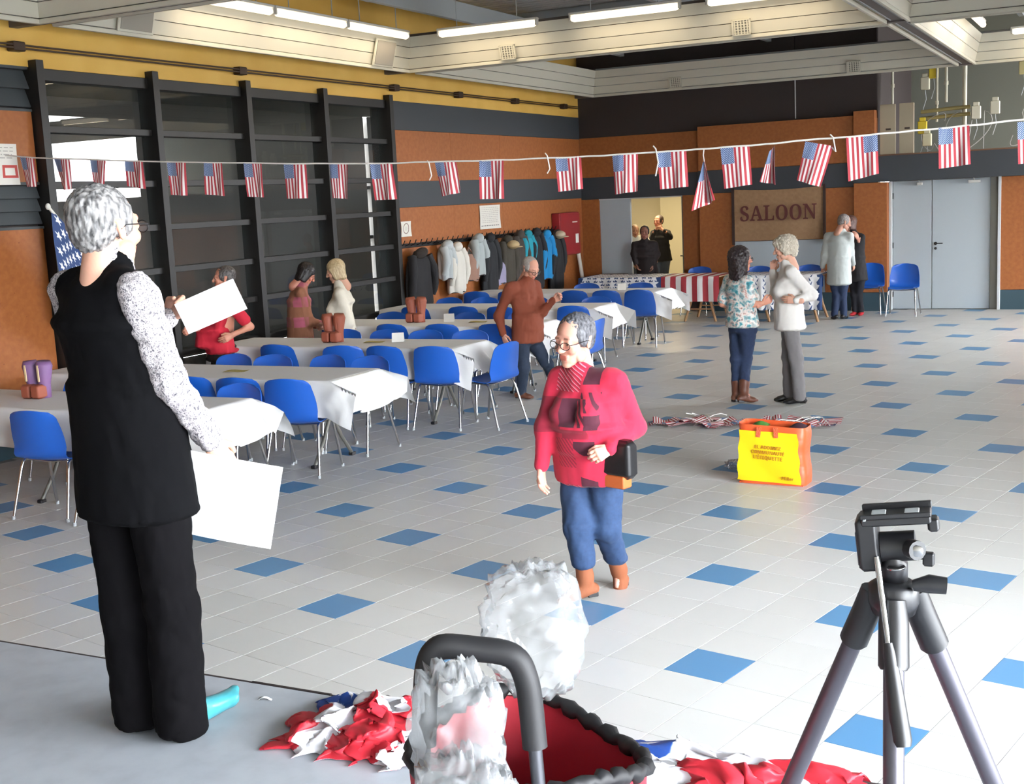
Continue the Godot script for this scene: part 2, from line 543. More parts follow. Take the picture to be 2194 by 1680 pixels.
func build_wall_back() -> void:
	var w := struct("wall_back", "far wall of orange boards, dark band and loft above the doors")
	var z := WALL_B
	var ob: Material = mats.orange_board
	# behind everything, in pieces round the openings
	pbox(w, "core", Vector3(WALL_L - 0.3, 0, z - 0.25), Vector3(-8.66, 2.03, z - 0.03), mats.band_brown)
	pbox(w, "core", Vector3(-7.08, 0, z - 0.25), Vector3(-3.52, 2.03, z - 0.03), mats.band_brown)
	pbox(w, "core", Vector3(-1.90, 0, z - 0.25), Vector3(WALL_R + 0.3, 2.10, z - 0.03), mats.band_brown)
	pbox(w, "core", Vector3(WALL_L - 0.3, 2.03, z - 0.25), Vector3(-3.74, 5.0, z - 0.03), mats.band_brown)
	pbox(w, "board", Vector3(WALL_L, 0.31, z - 0.03), Vector3(-8.66, 2.02, z), ob, 0.002)
	pbox(w, "board", Vector3(-7.08, 0.31, z - 0.03), Vector3(-6.73, 2.02, z), ob, 0.002)
	pbox(w, "band", Vector3(WALL_L, 2.02, z - 0.03), Vector3(-6.735, 2.41, z + 0.006), mats.band_dark)
	pbox(w, "board", Vector3(WALL_L, 2.412, z - 0.03), Vector3(-6.735, 3.115, z), ob, 0.002)
	pbox(w, "upper_panel", Vector3(WALL_L, 3.117, z - 0.03), Vector3(-5.08, 5.0, z + 0.004), mats.band_brown)
	pbox(w, "upper_panel", Vector3(-5.066, 3.117, z - 0.03), Vector3(-3.75, 5.0, z + 0.004), mats.band_brown)
	pbox(w, "joint_strip", Vector3(-5.081, 3.2, z), Vector3(-5.064, 3.95, z + 0.012), mats.door_trim)
	# the proud middle section and its column
	var z2 := z + 0.15
	pbox(w, "pier", Vector3(-6.73, 0.31, z), Vector3(-6.12, 2.03, z2), ob, 0.002)
	pbox(w, "pier", Vector3(-6.115, 1.2, z), Vector3(-4.58, 2.03, z2 - 0.004), ob, 0.002)
	pbox(w, "pier", Vector3(-4.575, 0.31, z), Vector3(-4.09, 2.03, z2), ob, 0.002)
	pbox(w, "hatch_panel", Vector3(-6.115, 0.31, z), Vector3(-4.58, 1.195, z2 - 0.01), mats.door_grey, 0.003)
	pbox(w, "skirting", Vector3(-6.73, 0, z), Vector3(-4.09, 0.305, z2 - 0.008), mats.skirting_blue)
	pbox(w, "band", Vector3(-6.732, 2.035, z), Vector3(-4.09, 2.42, z2 + 0.006), mats.band_dark)
	pbox(w, "board", Vector3(-6.73, 2.424, z), Vector3(-4.09, 3.17, z2), ob, 0.002)
	var z3 := z + 0.22
	pbox(w, "pier", Vector3(-4.085, 0.31, z), Vector3(-3.56, 2.085, z3), ob, 0.002)
	pbox(w, "skirting", Vector3(-4.085, 0, z), Vector3(-3.56, 0.305, z3 - 0.01), mats.skirting_blue)
	pbox(w, "pier", Vector3(-4.085, 2.51, z - 0.3), Vector3(-3.75, 3.235, z3), ob, 0.002)
	pbox(w, "band", Vector3(-4.087, 2.09, z), Vector3(WALL_R, 2.5, z3 + 0.006), mats.band_dark)
	pbox(w, "lintel", Vector3(-3.56, 2.09, z - 0.25), Vector3(WALL_R, 2.5, z), mats.band_dark)
	# right of the doors
	var xs := [-1.86, -0.3, 1.25, 2.8, 4.3]
	for k in 4:
		pbox(w, "board", Vector3(xs[k] + 0.002, 0.315, z - 0.03), Vector3(xs[k + 1] - 0.002, 2.085, z + 0.01), ob, 0.002)
		pbox(w, "skirting", Vector3(xs[k] + 0.002, 0, z - 0.03), Vector3(xs[k + 1] - 0.002, 0.31, z), mats.skirting_blue)
	# the loft over the doors
	pbox(w, "loft_floor", Vector3(-3.74, 2.38, z - 3.4), Vector3(WALL_R, 2.5, z - 0.25), mats.light_wood)
	pbox(w, "loft_wall", Vector3(-3.74, 2.5, z - 3.6), Vector3(WALL_R, 5.0, z - 3.4), mat("loft_green", h("6c6f66"), 0.85))
	pbox(w, "loft_wall", Vector3(-3.94, 2.5, z - 3.6), Vector3(-3.74, 5.0, z - 0.25), mats.band_brown)
	pbox(w, "loft_edge", Vector3(-3.74, 2.502, z - 0.2), Vector3(WALL_R, 2.525, z + 0.1), mat("loft_edge_wood", h("7b5a44"), 0.7))
	# grey double door of the hall
	var d := struct("door_1", "grey double door with a lever handle and door closers")
	pbox(d, "door_frame", Vector3(-3.56, 0, z - 0.2), Vector3(-3.515, 2.09, z + 0.04), mats.door_trim, 0.004)
	pbox(d, "door_frame", Vector3(-1.90, 0, z - 0.2), Vector3(-1.855, 2.09, z + 0.04), mats.door_trim, 0.004)
	pbox(d, "door_jamb", Vector3(-2.02, 0, z - 0.19), Vector3(-1.90, 2.09, z - 0.08), mat("door_jamb", h("8d8c84"), 0.6))
	var leaf := pbox(d, "door_leaf", Vector3(-3.51, 0.01, z - 0.1), Vector3(-2.905, 2.085, z - 0.05), mats.door_grey, 0.004)
	var leaf2 := pbox(d, "door_leaf", Vector3(-2.895, 0.01, z - 0.1), Vector3(-2.02, 2.085, z - 0.05), mats.door_grey, 0.004)
	var hg := G.new()
	hg.lathe([Vector2(0, 0.02), Vector2(0.024, 0.02), Vector2(0.026, 0)], 14, Transform3D(Basis(Vector3.RIGHT, PI / 2), Vector3(-0.385, 0.02, 0.025)))
	hg.lathe([Vector2(0, 0.016), Vector2(0.02, 0.016), Vector2(0.022, 0)], 14, Transform3D(Basis(Vector3.RIGHT, PI / 2), Vector3(-0.385, -0.06, 0.025)))
	hg.tube([Vector3(-0.385, 0.02, 0.03), Vector3(-0.385, 0.02, 0.065), Vector3(-0.37, 0.02, 0.072), Vector3(-0.27, 0.02, 0.072)], 0.009, 8)
	part(leaf2, "lever_handle", hg.mesh(), mats.black_plastic)
	for spec in [[leaf, 0.12, 0.06], [leaf2, 0.2, 0.13]]:
		var cg := G.new()
		cg.box(Vector3(spec[1], 0.985, 0.055), Vector3(spec[2] * 1.4, 0.045, 0.05), Basis(), 0.006)
		cg.tube([Vector3(spec[1], 1.01, 0.06), Vector3(spec[1] - 0.02, 1.06, 0.09)], 0.008, 6)
		part(spec[0], "door_closer", cg.mesh(), mats.white_plastic)
	for y in [0.25, 1.05, 1.85]:
		var kg := G.new()
		kg.tube([Vector3(-0.3, y - 1.09, 0.03), Vector3(-0.3, y - 1.0, 0.03)], 0.01, 8)
		part(leaf, "hinge", kg.mesh(), mats.black_metal)
	var void_ := struct("room_beyond", "dark space behind the grey double door")
	pbox(void_, "backing", Vector3(-3.6, 0, z - 0.4), Vector3(-1.8, 2.3, z - 0.3), mats.plaster_white)
	# kitchen door: one leaf shut, one standing open
	var d2 := struct("door_2", "grey double door with one leaf open into the lit kitchen")
	pbox(d2, "door_leaf", Vector3(-8.655, 0.01, z - 0.08), Vector3(-8.065, 2.018, z - 0.02), mats.door_grey, 0.004)
	pbox(d2, "door_frame", Vector3(-8.66, 2.0, z - 0.22), Vector3(-7.08, 2.02, z - 0.005), mats.door_trim)
	var ol := pbox(d2, "door_leaf", Vector3(-7.155, 0.01, z - 0.76), Vector3(-7.10, 2.0, z - 0.16), mats.door_grey, 0.004)
	var ohg := G.new()
	ohg.tube([Vector3(-0.03, -0.05, 0.24), Vector3(-0.085, -0.05, 0.24), Vector3(-0.09, -0.05, 0.12)], 0.01, 8)
	part(ol, "lever_handle", ohg.mesh(), mats.black_plastic)


func build_wall_right_and_front() -> void:
	# the wall outside the frame on the right: two window groups let the daylight in
	var w := struct("wall_right", "window wall of orange boards outside the picture")
	var x := WALL_R; var o := x + 0.3
	var ob: Material = mats.orange_board
	pbox(w, "yellow_band", Vector3(x, 3.49, WALL_B), Vector3(o, 5.0, 3.2), mats.yellow_paint)
	var spans := [[3.2, 2.8], [-6.0, -16.6], [-19.6, WALL_B]]
	for s in spans:
		pbox(w, "board", Vector3(x, 0, s[1]), Vector3(o, 3.49, s[0]), ob)
	var n := 2
	for grp in [[2.8, -6.0, 6], [-16.6, -19.6, 2]]:
		pbox(w, "sill_wall", Vector3(x, 0, grp[1]), Vector3(o, 0.3, grp[0]), ob)
		var win := struct("window_%d" % n, "tall daylight window outside the picture")
		n += 1
		var step: float = (grp[1] - grp[0]) / grp[2]
		for k in int(grp[2]) + 1:
			pbox(win, "mullion", Vector3(x - 0.02, 0.3, grp[0] + k * step - 0.03), Vector3(x + 0.12, 3.49, grp[0] + k * step + 0.03), mats.frame_black)
		for y in [0.33, 1.9, 3.45]:
			pbox(win, "transom", Vector3(x, y - 0.03, grp[1]), Vector3(x + 0.1, y + 0.03, grp[0]), mats.frame_black)
		for k in int(grp[2]):
			var pg := G.new()
			pg.quad(Vector3(0, -1.57, 0), Vector3(0, -1.57, step), Vector3(0, 1.57, step), Vector3(0, 1.57, 0), Vector3.LEFT)
			part(win, "pane", pg.mesh(), mats.window_glass, Vector3(x + 0.06, 1.9, grp[0] + k * step))
	var f := struct("wall_front", "wall behind the stage")
	pbox(f, "plaster", Vector3(WALL_L - 0.3, 0, 3.2), Vector3(WALL_R + 0.3, 5.0, 3.5), mats.plaster_white)
	var gr := struct("ground_outside", "pale paving outside the windows")
	pbox(gr, "paving", Vector3(WALL_R + 0.3, -0.5, -60), Vector3(60, -0.3, 40), mats.concrete)
	pbox(gr, "paving", Vector3(-60, -0.5, -60), Vector3(-12.8, -0.3, 40), mats.concrete)


func coffer(parent: Node3D, x0: float, x1: float, z0: float, z1: float) -> void:
	# a white boxed-in light well: three boards a side, leaning in a little, over a folded rim
	var y := 3.8; var up := 0.45; var run := 0.12
	var cs := [Vector3(x0, y, z0), Vector3(x1, y, z0), Vector3(x1, y, z1), Vector3(x0, y, z1)]
	var mid: Vector3 = (cs[0] + cs[2]) * 0.5
	for s in 4:
		var a: Vector3 = cs[s]; var b: Vector3 = cs[(s + 1) % 4]
		var along := (b - a).normalized()
		var inw := along.cross(Vector3.UP)
		if inw.dot(mid - a) < 0: inw = -inw
		var lo := 0.05
		for k in 3:
			var h0 := lo + k * (up - lo) / 3.0 + 0.004; var h1 := lo + (k + 1) * (up - lo) / 3.0 - 0.004
			var g := G.new()
			var p0 := inw * (run * h0 / up); var p1 := inw * (run * h1 / up)
			var qa := a + p0 + along * (run * h0 / up) + Vector3(0, h0, 0); var qb := b + p0 - along * (run * h0 / up) + Vector3(0, h0, 0)
			var qc := b + p1 - along * (run * h1 / up) + Vector3(0, h1, 0); var qd := a + p1 + along * (run * h1 / up) + Vector3(0, h1, 0)
			var t := -inw * 0.022
			g.quad(qa, qb, qc, qd, inw); g.quad(qa + t, qb + t, qc + t, qd + t, -inw)
			g.quad(qd, qc, qc + t, qd + t, Vector3.UP); g.quad(qa, qb, qb + t, qa + t, Vector3.DOWN)
			g.quad(qb, qc, qc + t, qb + t, along); g.quad(qa, qd, qd + t, qa + t, -along)
			part(parent, "fascia_board", g.mesh(), mats.fascia_white)
		var r := G.new()
		r.box((a + b) * 0.5 + inw * 0.012 + Vector3(0, 0.022, 0), Vector3((b - a).length() - 0.006, 0.044, 0.036), Basis(along, Vector3.UP, along.cross(Vector3.UP)), 0.006)
		part(parent, "rim_strip", r.mesh(), mats.fascia_white)
		var bk := G.new()
		bk.box((a + b) * 0.5 - inw * 0.05 + Vector3(0, 0.26, 0), Vector3((b - a).length() - 0.1, 0.46, 0.012), Basis(along, Vector3.UP, along.cross(Vector3.UP)))
		part(parent, "backing_sheet", bk.mesh(), mats.girder_grey)


func tube_light(at: Vector3, length: float, along_x: bool, k: int) -> void:
	var l := thing("tube_light", ["bright fluorescent tube along the left side of the ceiling well", "bright fluorescent tube along the far side of the ceiling well", "bright fluorescent tube in the farther right ceiling well"][k], "lamp", at, PI / 2 if along_x else 0.0, ["tubes on the left side", "tubes on the far side", "tubes in the far well"][k])
	var g := G.new()
	g.tube([Vector3(0, 0, -length * 0.5 + 0.03), Vector3(0, 0, -length * 0.5 + 0.06), Vector3(0, 0, length * 0.5 - 0.06), Vector3(0, 0, length * 0.5 - 0.03)], [0.03, 0.042, 0.042, 0.03], 12)
	var m := mat("tube_glow", h("fff6e6"), 0.4)
	m.emission_enabled = true
	m.emission = h("ffefd2")
	m.emission_energy_multiplier = 3.0
	part(l, "tube", g.mesh(), m)
	var hs := G.new()
	hs.box(Vector3(0, 0.055, 0), Vector3(0.07, 0.03, length), Basis(), 0.006)
	part(l, "housing", hs.mesh(), mats.white_plastic)
	for s in [-1, 1]:
		var e := G.new()
		e.box(Vector3(0, 0.012, s * (length * 0.5 - 0.015)), Vector3(0.06, 0.075, 0.03), Basis(), 0.008)
		part(l, "end_cap", e.mesh(), mats.white_plastic)
		var hg := G.new()
		hg.tube([Vector3(0, 0.07, s * length * 0.3), Vector3(0, 0.55, s * length * 0.3)], 0.006, 6)
		part(l, "hanger", hg.mesh(), mats.girder_grey)
	var a := AreaLight3D.new()
	a.name = "tube_glow_light"
	a.area_size = Vector2(0.08, length - 0.1)
	a.light_color = h("ffe9c6")
	a.light_energy = 1.2
	a.area_range = 40.0
	a.area_attenuation = 2.0
	a.shadow_enabled = true
	l.add_child(a)
	a.position = Vector3(0, -0.05, 0)
	a.rotation = Vector3(-PI / 2, 0, 0)


func build_ceiling() -> void:
	var c := struct("ceiling", "open ceiling of white light wells, steel beams and ribbed metal deck")
	var cols := [[-8.6, -2.48], [-2.25, 3.87]]
	var rows := [[-14.62, -20.75], [-8.36, -14.46], [-2.1, -8.22], [3.1, -1.95]]
	for cx in cols:
		for rz in rows:
			coffer(c, cx[0], cx[1], rz[0], rz[1])
	# beams in the gaps between the wells
	pbox(c, "beam", Vector3(-2.45, 3.84, WALL_B), Vector3(-2.28, 4.3, 3.2), mats.beam_brown, 0.004)
	for zz in [-14.54, -8.29, -2.02]:
		pbox(c, "beam", Vector3(WALL_L, 3.82, zz - 0.05), Vector3(WALL_R, 4.3, zz + 0.05), mats.beam_brown, 0.004)
	pbox(c, "beam", Vector3(WALL_L, 3.82, WALL_B), Vector3(WALL_R, 4.3, WALL_B + 0.14), mats.beam_brown, 0.004)
	# girders and purlins above the wells
	for gx in [-8.12, -5.5, -3.0, -1.6, 1.0, 3.4]:
		pbox(c, "girder", Vector3(gx - 0.04, 4.48, WALL_B), Vector3(gx + 0.04, 4.72, 3.2), mats.girder_grey, 0.004)
	for gz in [-20.2, -17.4, -14.15, -11.3, -8.7, -5.2, -2.4]:
		pbox(c, "purlin", Vector3(WALL_L, 4.72, gz - 0.05), Vector3(WALL_R, 4.84, gz + 0.05), mats.girder_grey, 0.004)
	# ribbed deck
	var g := G.new()
	var z := WALL_B - 0.2
	while z < 3.3:
		var q := [[0.0, 4.86], [0.07, 4.86], [0.09, 4.92], [0.16, 4.92], [0.18, 4.86]]
		for k in 4:
			g.quad(Vector3(WALL_L - 0.2, q[k][1], z + q[k][0]), Vector3(WALL_R + 0.2, q[k][1], z + q[k][0]), Vector3(WALL_R + 0.2, q[k + 1][1], z + q[k + 1][0]), Vector3(WALL_L - 0.2, q[k + 1][1], z + q[k + 1][0]), Vector3.DOWN)
		z += 0.18
	part(c, "ribbed_deck", g.mesh(), mats.deck_metal)
	pbox(c, "roof_slab", Vector3(-13.0, 4.95, WALL_B - 4.4), Vector3(WALL_R + 0.4, 5.2, 3.6), mats.corridor_dark)
	# tubes in the lit wells
	for zc in [-10.5, -11.9, -13.3]:
		tube_light(Vector3(-8.3, 4.2, zc), 1.38, false, 0)
	for xc in [-7.24, -5.42, -3.72]:
		tube_light(Vector3(xc, 4.2, -14.12), 1.4, true, 1)
	for spec in [[-1.95, -18.4], [-1.95, -16.8]]:
		tube_light(Vector3(spec[0], 4.2, spec[1]), 1.38, false, 2)
	for xc in [-1.0, 0.6, 2.2]:
		tube_light(Vector3(xc, 4.2, -20.35), 1.4, true, 2)


func build_kitchen() -> void:
	var k := struct("room_kitchen", "brightly lit kitchen behind the open door")
	var cream := mat("kitchen_cream", h("e9e3cf"), 0.6)
	pbox(k, "kitchen_floor", Vector3(-10.2, -0.2, -25.4), Vector3(-5.6, -0.004, -21.2), mat("kitchen_floor", h("b9b3a6"), 0.4))
	pbox(k, "kitchen_wall", Vector3(-10.2, 0, -25.4), Vector3(-5.6, 2.8, -25.2), cream)
	pbox(k, "kitchen_wall", Vector3(-10.4, 0, -25.4), Vector3(-10.2, 2.8, -21.2), cream)
	pbox(k, "kitchen_wall", Vector3(-5.8, 0, -25.2), Vector3(-5.6, 2.8, -21.2), cream)
	pbox(k, "kitchen_ceiling", Vector3(-10.4, 2.6, -25.4), Vector3(-5.6, 2.8, -21.2), cream)
	pbox(k, "cold_store_front", Vector3(-8.75, 0, -25.2), Vector3(-7.35, 2.35, -24.5), mat("brushed_cream", h("d6d0ba"), 0.35), 0.01)
	pbox(k, "joint_strip", Vector3(-8.28, 0, -24.5), Vector3(-8.25, 2.35, -24.48), mats.girder_grey)
	var lamp := thing("kitchen_lamp", "bright ceiling lamp inside the kitchen doorway", "lamp", Vector3(-8.2, 2.54, -22.7))
	var g := G.new()
	g.box(Vector3.ZERO, Vector3(1.3, 0.05, 0.3), Basis(), 0.01)
	part(lamp, "diffuser", g.mesh(), mats.get("tube_glow"))
	var tr := G.new()
	tr.box(Vector3(0, 0.04, 0), Vector3(1.36, 0.04, 0.36), Basis(), 0.01)
	part(lamp, "tray", tr.mesh(), mats.white_plastic)
	var a := AreaLight3D.new()
	a.name = "kitchen_glow_light"
	a.area_size = Vector2(1.25, 0.28)
	a.light_color = h("ffe7b8")
	a.light_energy = 14.0
	a.area_range = 30.0
	a.area_attenuation = 2.0
	a.shadow_enabled = true
	lamp.add_child(a)
	a.position = Vector3(0, -0.04, 0)
	a.rotation = Vector3(-PI / 2, 0, 0)


# ================================================================ chairs and tables
func make_chair(label: String, group: String) -> Node3D:
	var t := thing("plastic_chair", label, "chair", Vector3.ZERO, 0.0, group)
	var blue := mat("chair_blue", h("1a57b4"), 0.32)
	blue.clearcoat_enabled = true
	blue.clearcoat = 0.25
	blue.clearcoat_roughness = 0.25
	var prof := Curve2D.new()
	for q in [Vector2(-0.215, 0.428), Vector2(-0.2, 0.446), Vector2(-0.12, 0.438), Vector2(0.0, 0.424), Vector2(0.1, 0.420), Vector2(0.155, 0.434), Vector2(0.185, 0.475), Vector2(0.205, 0.56), Vector2(0.23, 0.68), Vector2(0.262, 0.80)]:
		prof.add_point(q)
	var len_ := prof.get_baked_length()
	var f := func(s: float, q: float) -> Vector3:
		var e := s * 2.0 - 1.0
		var p := prof.sample_baked(q * len_, true)
		var back := smoothstep(0.5, 0.66, q)
		var w := lerpf(0.2, 0.226, smoothstep(0.0, 0.5, q)) - 0.03 * smoothstep(0.7, 1.0, q)
		if q > 0.88: w *= sqrt(1.0 - 0.42 * pow((q - 0.88) / 0.12, 2.4))
		if q < 0.08: w *= 1.0 - 0.07 * pow((0.08 - q) / 0.08, 2)
		var lift := (0.016 - 0.012 * absf(q - 0.3)) * e * e * (1.0 - back)
		return Vector3(e * w, p.y + lift - 0.02 * e * e * smoothstep(0.9, 1.0, q), p.x - 0.045 * e * e * back)
	var g := G.new()
	g.sheet(14, 22, f, 0.007)
	part(t, "seat_shell", g.mesh(), blue)
	for s in [-1, 1]:
		var rear := [Vector3(s * 0.238, 0.004, 0.235), Vector3(s * 0.205, 0.36, 0.135), Vector3(s * 0.2, 0.4, 0.118), Vector3(s * 0.198, 0.417, 0.095)]
		var front := [Vector3(s * 0.198, 0.423, -0.12), Vector3(s * 0.2, 0.41, -0.14), Vector3(s * 0.204, 0.375, -0.15), Vector3(s * 0.228, 0.004, -0.222)]
		for k in 2:
			var lg := G.new()
			lg.tube(rear if k == 0 else front, 0.011, 8)
			var l := part(t, "leg", lg.mesh(), mats.steel)
			var cg := G.new()
			var ft: Vector3 = rear[0] if k == 0 else front[3]
			cg.tube([ft - Vector3(0, 0.004, 0), ft + Vector3(-s * 0.001, 0.022, 0)], 0.0135, 8)
			part(l, "foot_cap", cg.mesh(), mats.girder_grey)
		var rg := G.new()
		rg.tube([rear[3], Vector3(s * 0.197, 0.421, 0.0), front[0]], 0.011, 8)
		part(t, "side_rail", rg.mesh(), mats.steel)
	for zz in [-0.1, 0.08]:
		var xg := G.new()
		xg.tube([Vector3(-0.197, 0.412, zz), Vector3(0, 0.402, zz), Vector3(0.197, 0.412, zz)], 0.008, 6)
		part(t, "cross_bar", xg.mesh(), mats.steel)
	return t


func build_furniture() -> void:
	var nth := ["nearest", "second nearest", "third nearest", "fourth nearest", "fifth nearest", "farthest"]
	var ord := ["first", "second", "third", "fourth", "fifth"]
	# back edge of each table's top: z; right end: x
	var tz := [-7.2, -8.77, -10.76, -12.61, -14.6, -16.85]
	var tx := [-5.77, -5.66, -5.68, -5.75, -5.84, -5.87]
	var left := [-8.9, -8.9, -8.55, -8.85, -8.88, -8.85]
	var topm := mat("table_top_grey", h("b9b4aa"), 0.5)
	var legm := mat("table_leg_grey", h("77756f"), 0.4, 0.5)
	for i in 6:
		var L: float = tx[i] - left[i]
		var t := thing("folding_table", "long folding table under a white paper cloth, %s to the stage" % nth[i], "table", Vector3((tx[i] + left[i]) * 0.5, 0, tz[i] + 0.375))
		pbox(t, "tabletop", Vector3(-L * 0.5, 0.712, -0.375), Vector3(L * 0.5, 0.742, 0.375), topm, 0.006)
		for s in [-1, 0, 1]:
			var x: float = s * (L * 0.5 - 0.28)
			var pg := G.new()
			pg.tube([Vector3(x, 0.71, 0), Vector3(x, 0.42, 0)], 0.02, 10)
			part(t, "post", pg.mesh(), legm)
			for e in [-1, 1]:
				var lg := G.new()
				lg.tube([Vector3(x, 0.44, 0), Vector3(x, 0.36, e * 0.03), Vector3(x, 0.2, e * 0.13), Vector3(x, 0.02, e * 0.27)], 0.016, 8)
				var l := part(t, "leg", lg.mesh(), legm)
				var fg := G.new()
				fg.box(Vector3(x, 0.014, e * 0.275), Vector3(0.045, 0.028, 0.06), Basis(), 0.006)
				part(l, "foot_cap", fg.mesh(), mats.black_plastic)
			var bg := G.new()
			bg.box(Vector3(x, 0.7, 0), Vector3(0.04, 0.025, 0.6), Basis(), 0.004)
			part(t, "bearer", bg.mesh(), legm)
		paper_cloth(i, nth[i], (tx[i] + left[i]) * 0.5, tz[i] + 0.375, L)
	# chairs: x of each chair, near side (backs to the stage) and far side, from the right end
	var near := [[-6.32, -6.93], [-5.95, -6.43, -6.9, -7.9], [-5.79, -6.29, -6.8, -7.55], [-6.07, -6.74, -7.35, -8.1], [-6.04, -6.97, -7.55, -8.25], [-6.04, -6.5, -6.98, -8.0, -8.55]]
	var nyaw := [[0.1, 0.12], [0.16, 0.1, 0.05, 0.0], [0.12, -0.04, 0.25, 0.0], [-0.03, 0.06, -0.05, 0.0], [0.04, -0.08, 0.06, 0.0], [0.05, 0.02, -0.06, 0.0, 0.05]]
	var far_ := [[-6.1, -6.95, -7.82], [-5.97, -6.43, -6.98, -7.45], [-6.02, -6.55, -7.05, -7.55], [-6.3, -7.0, -8.1], [-6.2, -7.1, -7.84, -8.4], [-6.45, -7.3]]
	var proto: Node3D = null
	for i in 6:
		for side in 2:
			var xs: Array = near[i] if side == 0 else far_[i]
			for k in xs.size():
				var lab: String
				if side == 0:
					lab = "blue chair, back to us, at the %s white table, %s from its right end" % [nth[i], ord[k]]
				else:
					lab = "blue chair on the far side of the %s white table, %s from the right" % [nth[i], ord[k]]
				var grp := "blue chairs at the white tables"
				var c: Node3D
				if proto == null:
					proto = make_chair(lab, grp)
					c = proto
				else:
					c = copy(proto, lab, grp)
				var z: float = tz[i] + 0.75 + 0.25 - 0.262 if side == 0 else tz[i] - 0.02 - 0.06
				if side == 0 and i == 0: z += 0.12
				c.position = Vector3(xs[k], 0, z + rng.randf_range(-0.03, 0.03))
				c.rotation.y = (nyaw[i][k] if side == 0 else PI + rng.randf_range(-0.12, 0.12))
	var extra := [[-5.38, -10.22, PI / 2 - 0.15, "blue chair turned sideways at the right end of the third nearest table"],
		[-5.3, -12.2, PI / 2, "blue chair sideways at the right end of the fourth nearest table"],
		[-6.63, -20.3, PI, "blue chair against the far wall behind the striped table, nearest the kitchen door"],
		[-5.55, -20.2, PI + 0.1, "blue chair under the brown banner behind the flag table"],
		[-4.75, -20.3, PI, "blue chair by the far wall behind the pair standing close together"],
		[-3.79, -20.42, PI, "dark blue chair against the orange pier beside the grey door"],
		[-3.2, -20.1, PI, "bright blue chair standing alone in front of the grey double door"]]
	for e in extra:
		var c := copy(proto, e[3], "blue chairs away from the tables")
		c.position = Vector3(e[0], 0, e[1]); c.rotation.y = e[2]
	flag_tables()


func paper_cloth(i: int, nth: String, cx: float, cz: float, L: float) -> void:
	var hh := 0.7445
	var n := FastNoiseLite.new()
	n.seed = 40 + i; n.frequency = 0.9
	var fo := 0.3; var bo := 0.24; var eo := 0.32; var lo := 0.02
	var f := func(s: float, q: float) -> Vector3:
		var x := -L * 0.5 - lo + s * (L + lo + eo)
		var z := -0.375 - bo + q * (0.75 + bo + fo)
		var ex := maxf(0.0, absf(x) - L * 0.5 - 0.004) * signf(x)
		var ez := maxf(0.0, absf(z) - 0.38) * signf(z)
		var px := clampf(x, -L * 0.5 - 0.004, L * 0.5 + 0.004); var pz := clampf(z, -0.38, 0.38)
		var wob := n.get_noise_2d(x * 1.3, z * 1.3)
		var fl := 0.24 + 0.3 * n.get_noise_2d(x * 0.8 + 9.0, 3.0)
		var fe := 0.52 + 0.5 * n.get_noise_2d(z * 2.0, 7.0)
		var y := hh - absf(ez) * sqrt(maxf(0.1, 1.0 - fl * fl)) - absf(ex) * sqrt(maxf(0.1, 1.0 - fe * fe)) * (1.0 if ez == 0.0 else 0.35)
		var e := minf(1.0, (absf(ex) + absf(ez)) * 6.0)
		px += ex * (fe if ez == 0.0 else 0.8)
		pz += ez * (fl + 0.05 * sin(x * 7.0 + i)) + 0.045 * e * wob * signf(ez if ez != 0.0 else 1.0)
		return Vector3(px, y + 0.0018 * wob * (1.0 - e) + 0.02 * e * wob, pz)
	var g := G.new()
	g.sheet(96, 40, f, 0.0)
	# the same sheet seen from below keeps it one thin paper
	one("paper_tablecloth", "white paper cloth hanging over the %s long table" % nth, "tablecloth", g.mesh(), mats.cloth_white, Vector3(cx, 0, cz), 0.0, "white paper tablecloths")


func flag_image(w: int, hgt: int, stripes: int, canton_w: float, canton_h: float, vertical: bool, stars: int) -> ImageTexture:
	var im := Image.create(w, hgt, false, Image.FORMAT_RGB8)
	var red := h("a2303a"); var white := h("e9e4e2"); var blue := h("27406f")
	for k in stripes:
		var c := red if k % 2 == 0 else white
		if vertical: im.fill_rect(Rect2i(k * w / stripes, 0, w / stripes + 1, hgt), c)
		else: im.fill_rect(Rect2i(0, k * hgt / stripes, w, hgt / stripes + 1), c)
	var cw := int(canton_w * w); var ch := int(canton_h * hgt)
	im.fill_rect(Rect2i(0, 0, cw, ch), blue)
	if stars == 0:                                  # rows of tiny stars that run together into slanting lines
		for y in ch:
			for x in cw:
				var q := fposmod((x + y * 0.95) / float(cw) * 7.0, 1.0)
				if q < 0.42: im.set_pixel(x, y, h("aebdd6"))
	else:
		var star := func(cx: float, cy: float, r: float):
			for y in range(int(cy - r) - 1, int(cy + r) + 2):
				for x in range(int(cx - r) - 1, int(cx + r) + 2):
					if x < 0 or y < 0 or x >= cw or y >= ch: continue
					var d := Vector2(x - cx, y - cy)
					var a := fposmod(d.angle() + PI / 2 + PI / 5, TAU / 5) - PI / 5
					var lim := r * 0.42 / maxf(0.3, cos(absf(a) - PI / 5) * 1.0) * (1.0 if absf(a) > 0.62 else 1.0) 
					lim = r * (0.42 + 0.58 * pow(1.0 - absf(a) / (PI / 5), 1.6))
					if d.length() < lim: im.set_pixel(x, y, h("f2f2f4"))
		var rows := stars
		for j in rows:
			var cnt := 6 if j % 2 == 0 else 5
			for k in cnt:
				star.call((k + (0.5 if j % 2 == 0 else 1.0)) * cw / 6.0, (j + 0.5) * ch / rows, cw / 6.0 * 0.36)
	return ImageTexture.create_from_image(im)


